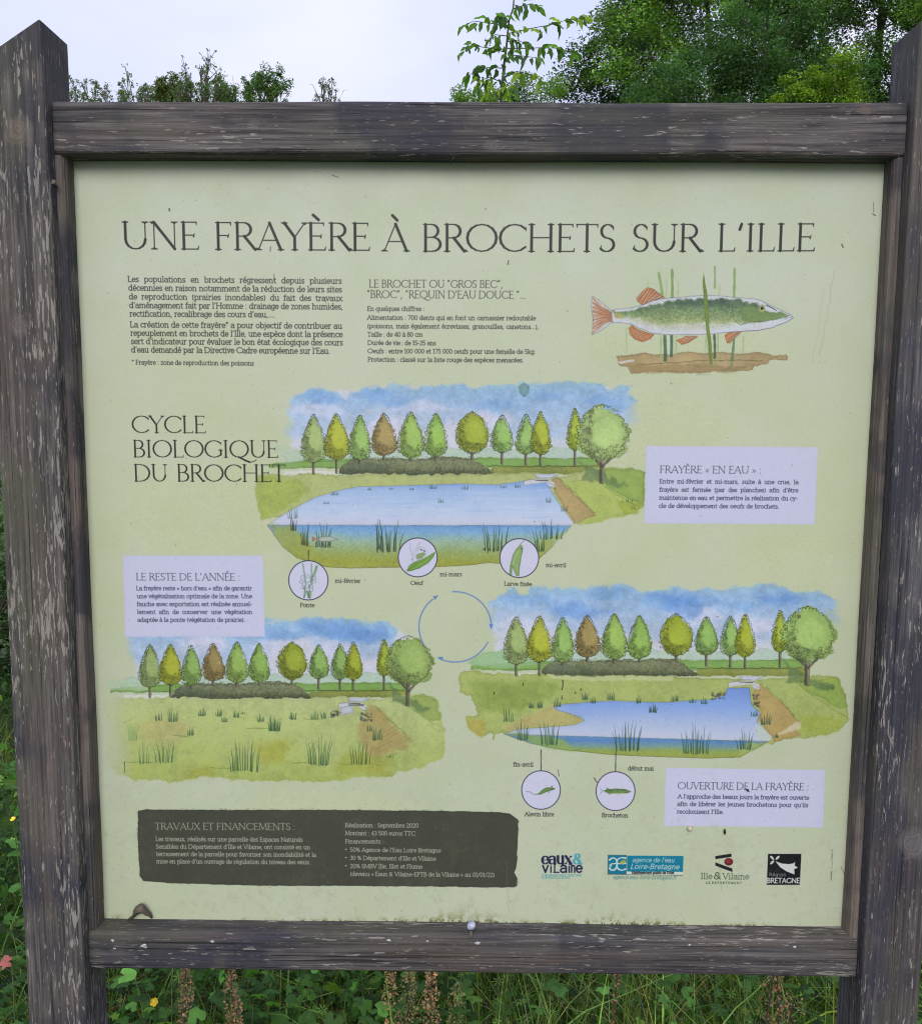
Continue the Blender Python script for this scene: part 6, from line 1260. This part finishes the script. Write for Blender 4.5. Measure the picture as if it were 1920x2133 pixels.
tree('yellow green branch end of a tree hanging in at the top right corner', 6.6, 11.6, 3.4, [(-.1, 0, 7.3, .65, .6, .38), (.7, 0, 7.5, .8, .7, .6), (.6, .2, 6.9, .6, .6, .5)], 11000, .06, (.09, .165, .03), .24, 24, tr=.09, fill=.4, sd=.2)
tree('low pale green bush at the left foot of the wood, behind the sapling', .62, 17.0, 3.2, [(-.75, 0, 7.55, .5, .5, .35), (-.1, 0, 7.5, .7, .6, .5), (.7, 0, 7.7, .7, .6, .5), (.1, 0, 7.0, 1.2, .8, .6)], 15000, .07, (.11, .19, .055), .24, 30, tr=.08, fill=.5, sd=.2)
# tree tops far off on the left: thin crowns against the sky
def wispy(label, x, y, tips, nl, size, col, clump=.14, tr=.045, cat='tree', extra=None, group='distant tree tops on the left'):
    t = tag(empty('tree', (x, y, 0)), label, cat, group); parts = []; tips = list(tips)+[(a+rl.uniform(-.3, .3), b-rl.uniform(.0, .3), c*.7) for a, b, c in tips if c > .3]; tw = [tube([(0, 0, -.1), (0, 0, 4), (0, 0, 7.6)], [tr*1.6, tr, tr*.6], 7)]
    for (dx, z, s_) in tips:
        dy = rl.uniform(-.5, .5); b0 = (dx*.35, dy*.4, z-1.9*s_-.4); tw.append(tube([(0, 0, 7.0), b0, (dx*.8, dy, z-.5*s_), (dx, dy, z)], [tr*.4, tr*.25, tr*.13, tr*.07], 4))
        for k in range(int(15*s_)):
            f = rl.random(); cx_, cz_ = dx*(.7+.3*f)+rl.gauss(0, .2*s_*(1.1-f*.6)), z-(1-f)*1.1*s_+rl.gauss(0, .05)
            m_ = int(nl*rl.uniform(.5, 1.4)); g = R.normal(0, 1, (m_, 3)); g /= np.linalg.norm(g, axis=1, keepdims=True)
            pos = np.array([cx_, dy, cz_])+g*clump*rl.uniform(.5, 1.2)*R.random((m_, 1))**.5
            parts.append(scatter(DIA, DIAF, pos, size*R.uniform(.6, 1.3, m_), rotm(m_, .9), tints(m_, col, .2, .1)))
            tw.append(tube([(dx*.8, dy, cz_-.3), (cx_, dy, cz_)], [.012, .006], 3))
    put('crown', parts, TREEM, t); mesh_obj('trunk', *join(tw), BARK, t); return t
wispy('low twiggy grey green crown just right of the left post', -10.4, 24, [(-.5, 10.6, .7), (0, 10.5, .6), (.5, 10.4, .6), (-.9, 10.7, .6), (.8, 10.35, .5)], 20, .06, (.13, .19, .11), .11)
wispy('open crown with bare upright shoots above the left of the rail', -9.2, 24, [(-.6, 10.35, .6), (-.1, 10.65, .8), (.3, 10.55, .7), (.7, 10.8, .7), (-.3, 10.9, .25), (1.0, 10.4, .4)], 24, .06, (.13, .20, .10), .11)
wispy('small pointed dark olive conifer like top on the left', -8.25, 24, [(0, 10.75, .9), (-.16, 10.5, .8), (.16, 10.55, .8), (-.3, 10.6, .4), (0, 10.4, .9)], 70, .06, (.09, .12, .04), .13)
wispy('tall see through crown of loose leaf tufts, highest on the left', -7.4, 24, [(-.6, 10.9, .8), (-.2, 11.2, 1.), (.0, 10.9, .8), (.35, 11.25, .9), (-.5, 11.05, .6), (.5, 10.9, .5)], 11, .06, (.12, .16, .11), .07)
wispy('denser green crown in four uprights left of centre', -6.2, 24, [(-.75, 10.75, .8), (-.35, 10.7, .9), (.1, 10.9, .9), (.25, 10.8, .9), (.55, 10.9, 1.0), (.85, 10.95, 1.0), (.65, 10.6, .9), (1.15, 10.6, .6), (-.6, 10.5, .8)], 46, .065, (.085, .16, .05), .14)
wispy('thin dark bush top below the densest crown on the left', -6.9, 22, [(-.2, 9.75, .8), (.2, 9.85, .8), (.6, 9.8, .7), (-.5, 9.9, .6)], 30, .065, (.10, .15, .08), .13)
wispy('tiny lone twiggy tree top near the middle of the skyline', -3.95, 24, [(-.15, 10.45, .5), (0, 10.6, .6), (.15, 10.55, .5), (-.05, 10.3, .5), (.5, 10.4, .05), (-.5, 10.45, .05)], 16, .06, (.11, .14, .10), .08, tr=.04)
wispy('low uneven band of twiggy growth filling the skyline between the left tree tops', -8.1, 23, [(-2.3, 9.95, .5), (-1.8, 10.05, .5), (-1.3, 9.95, .4), (-.9, 10.1, .5), (-.4, 10.05, .5), (.1, 9.95, .5), (.6, 10.1, .6), (1.1, 10.05, .6), (1.5, 10.1, .5), (2.0, 10.0, .5)], 24, .06, (.10, .15, .07), .12)
# bramble bank to the left, seen as a sliver beside the left post
def bank(label, x, y, lobes, n_, col, size, cat='bush'):
    return tree(label, x, y, .8, lobes, n_, size, col, .2, 40, cat, tr=.03, fill=.6, name='bush', limbs=False)
bank('dark bramble bank in shade left of the left post', -2.3, 2.6, [(0, 0, .75, .85, .6, .7), (-.9, .2, .8, .8, .6, .75), (.5, .5, .6, .6, .5, .55), (0, .6, 1.0, .9, .5, .5)], 16000, (.040, .095, .022), .05)
bank('low dark bush in the grass beyond the right post', 2.6, 3.2, [(0, 0, .6, .8, .6, .6), (.9, .3, .7, .7, .5, .6)], 7000, (.06, .13, .03), .05)
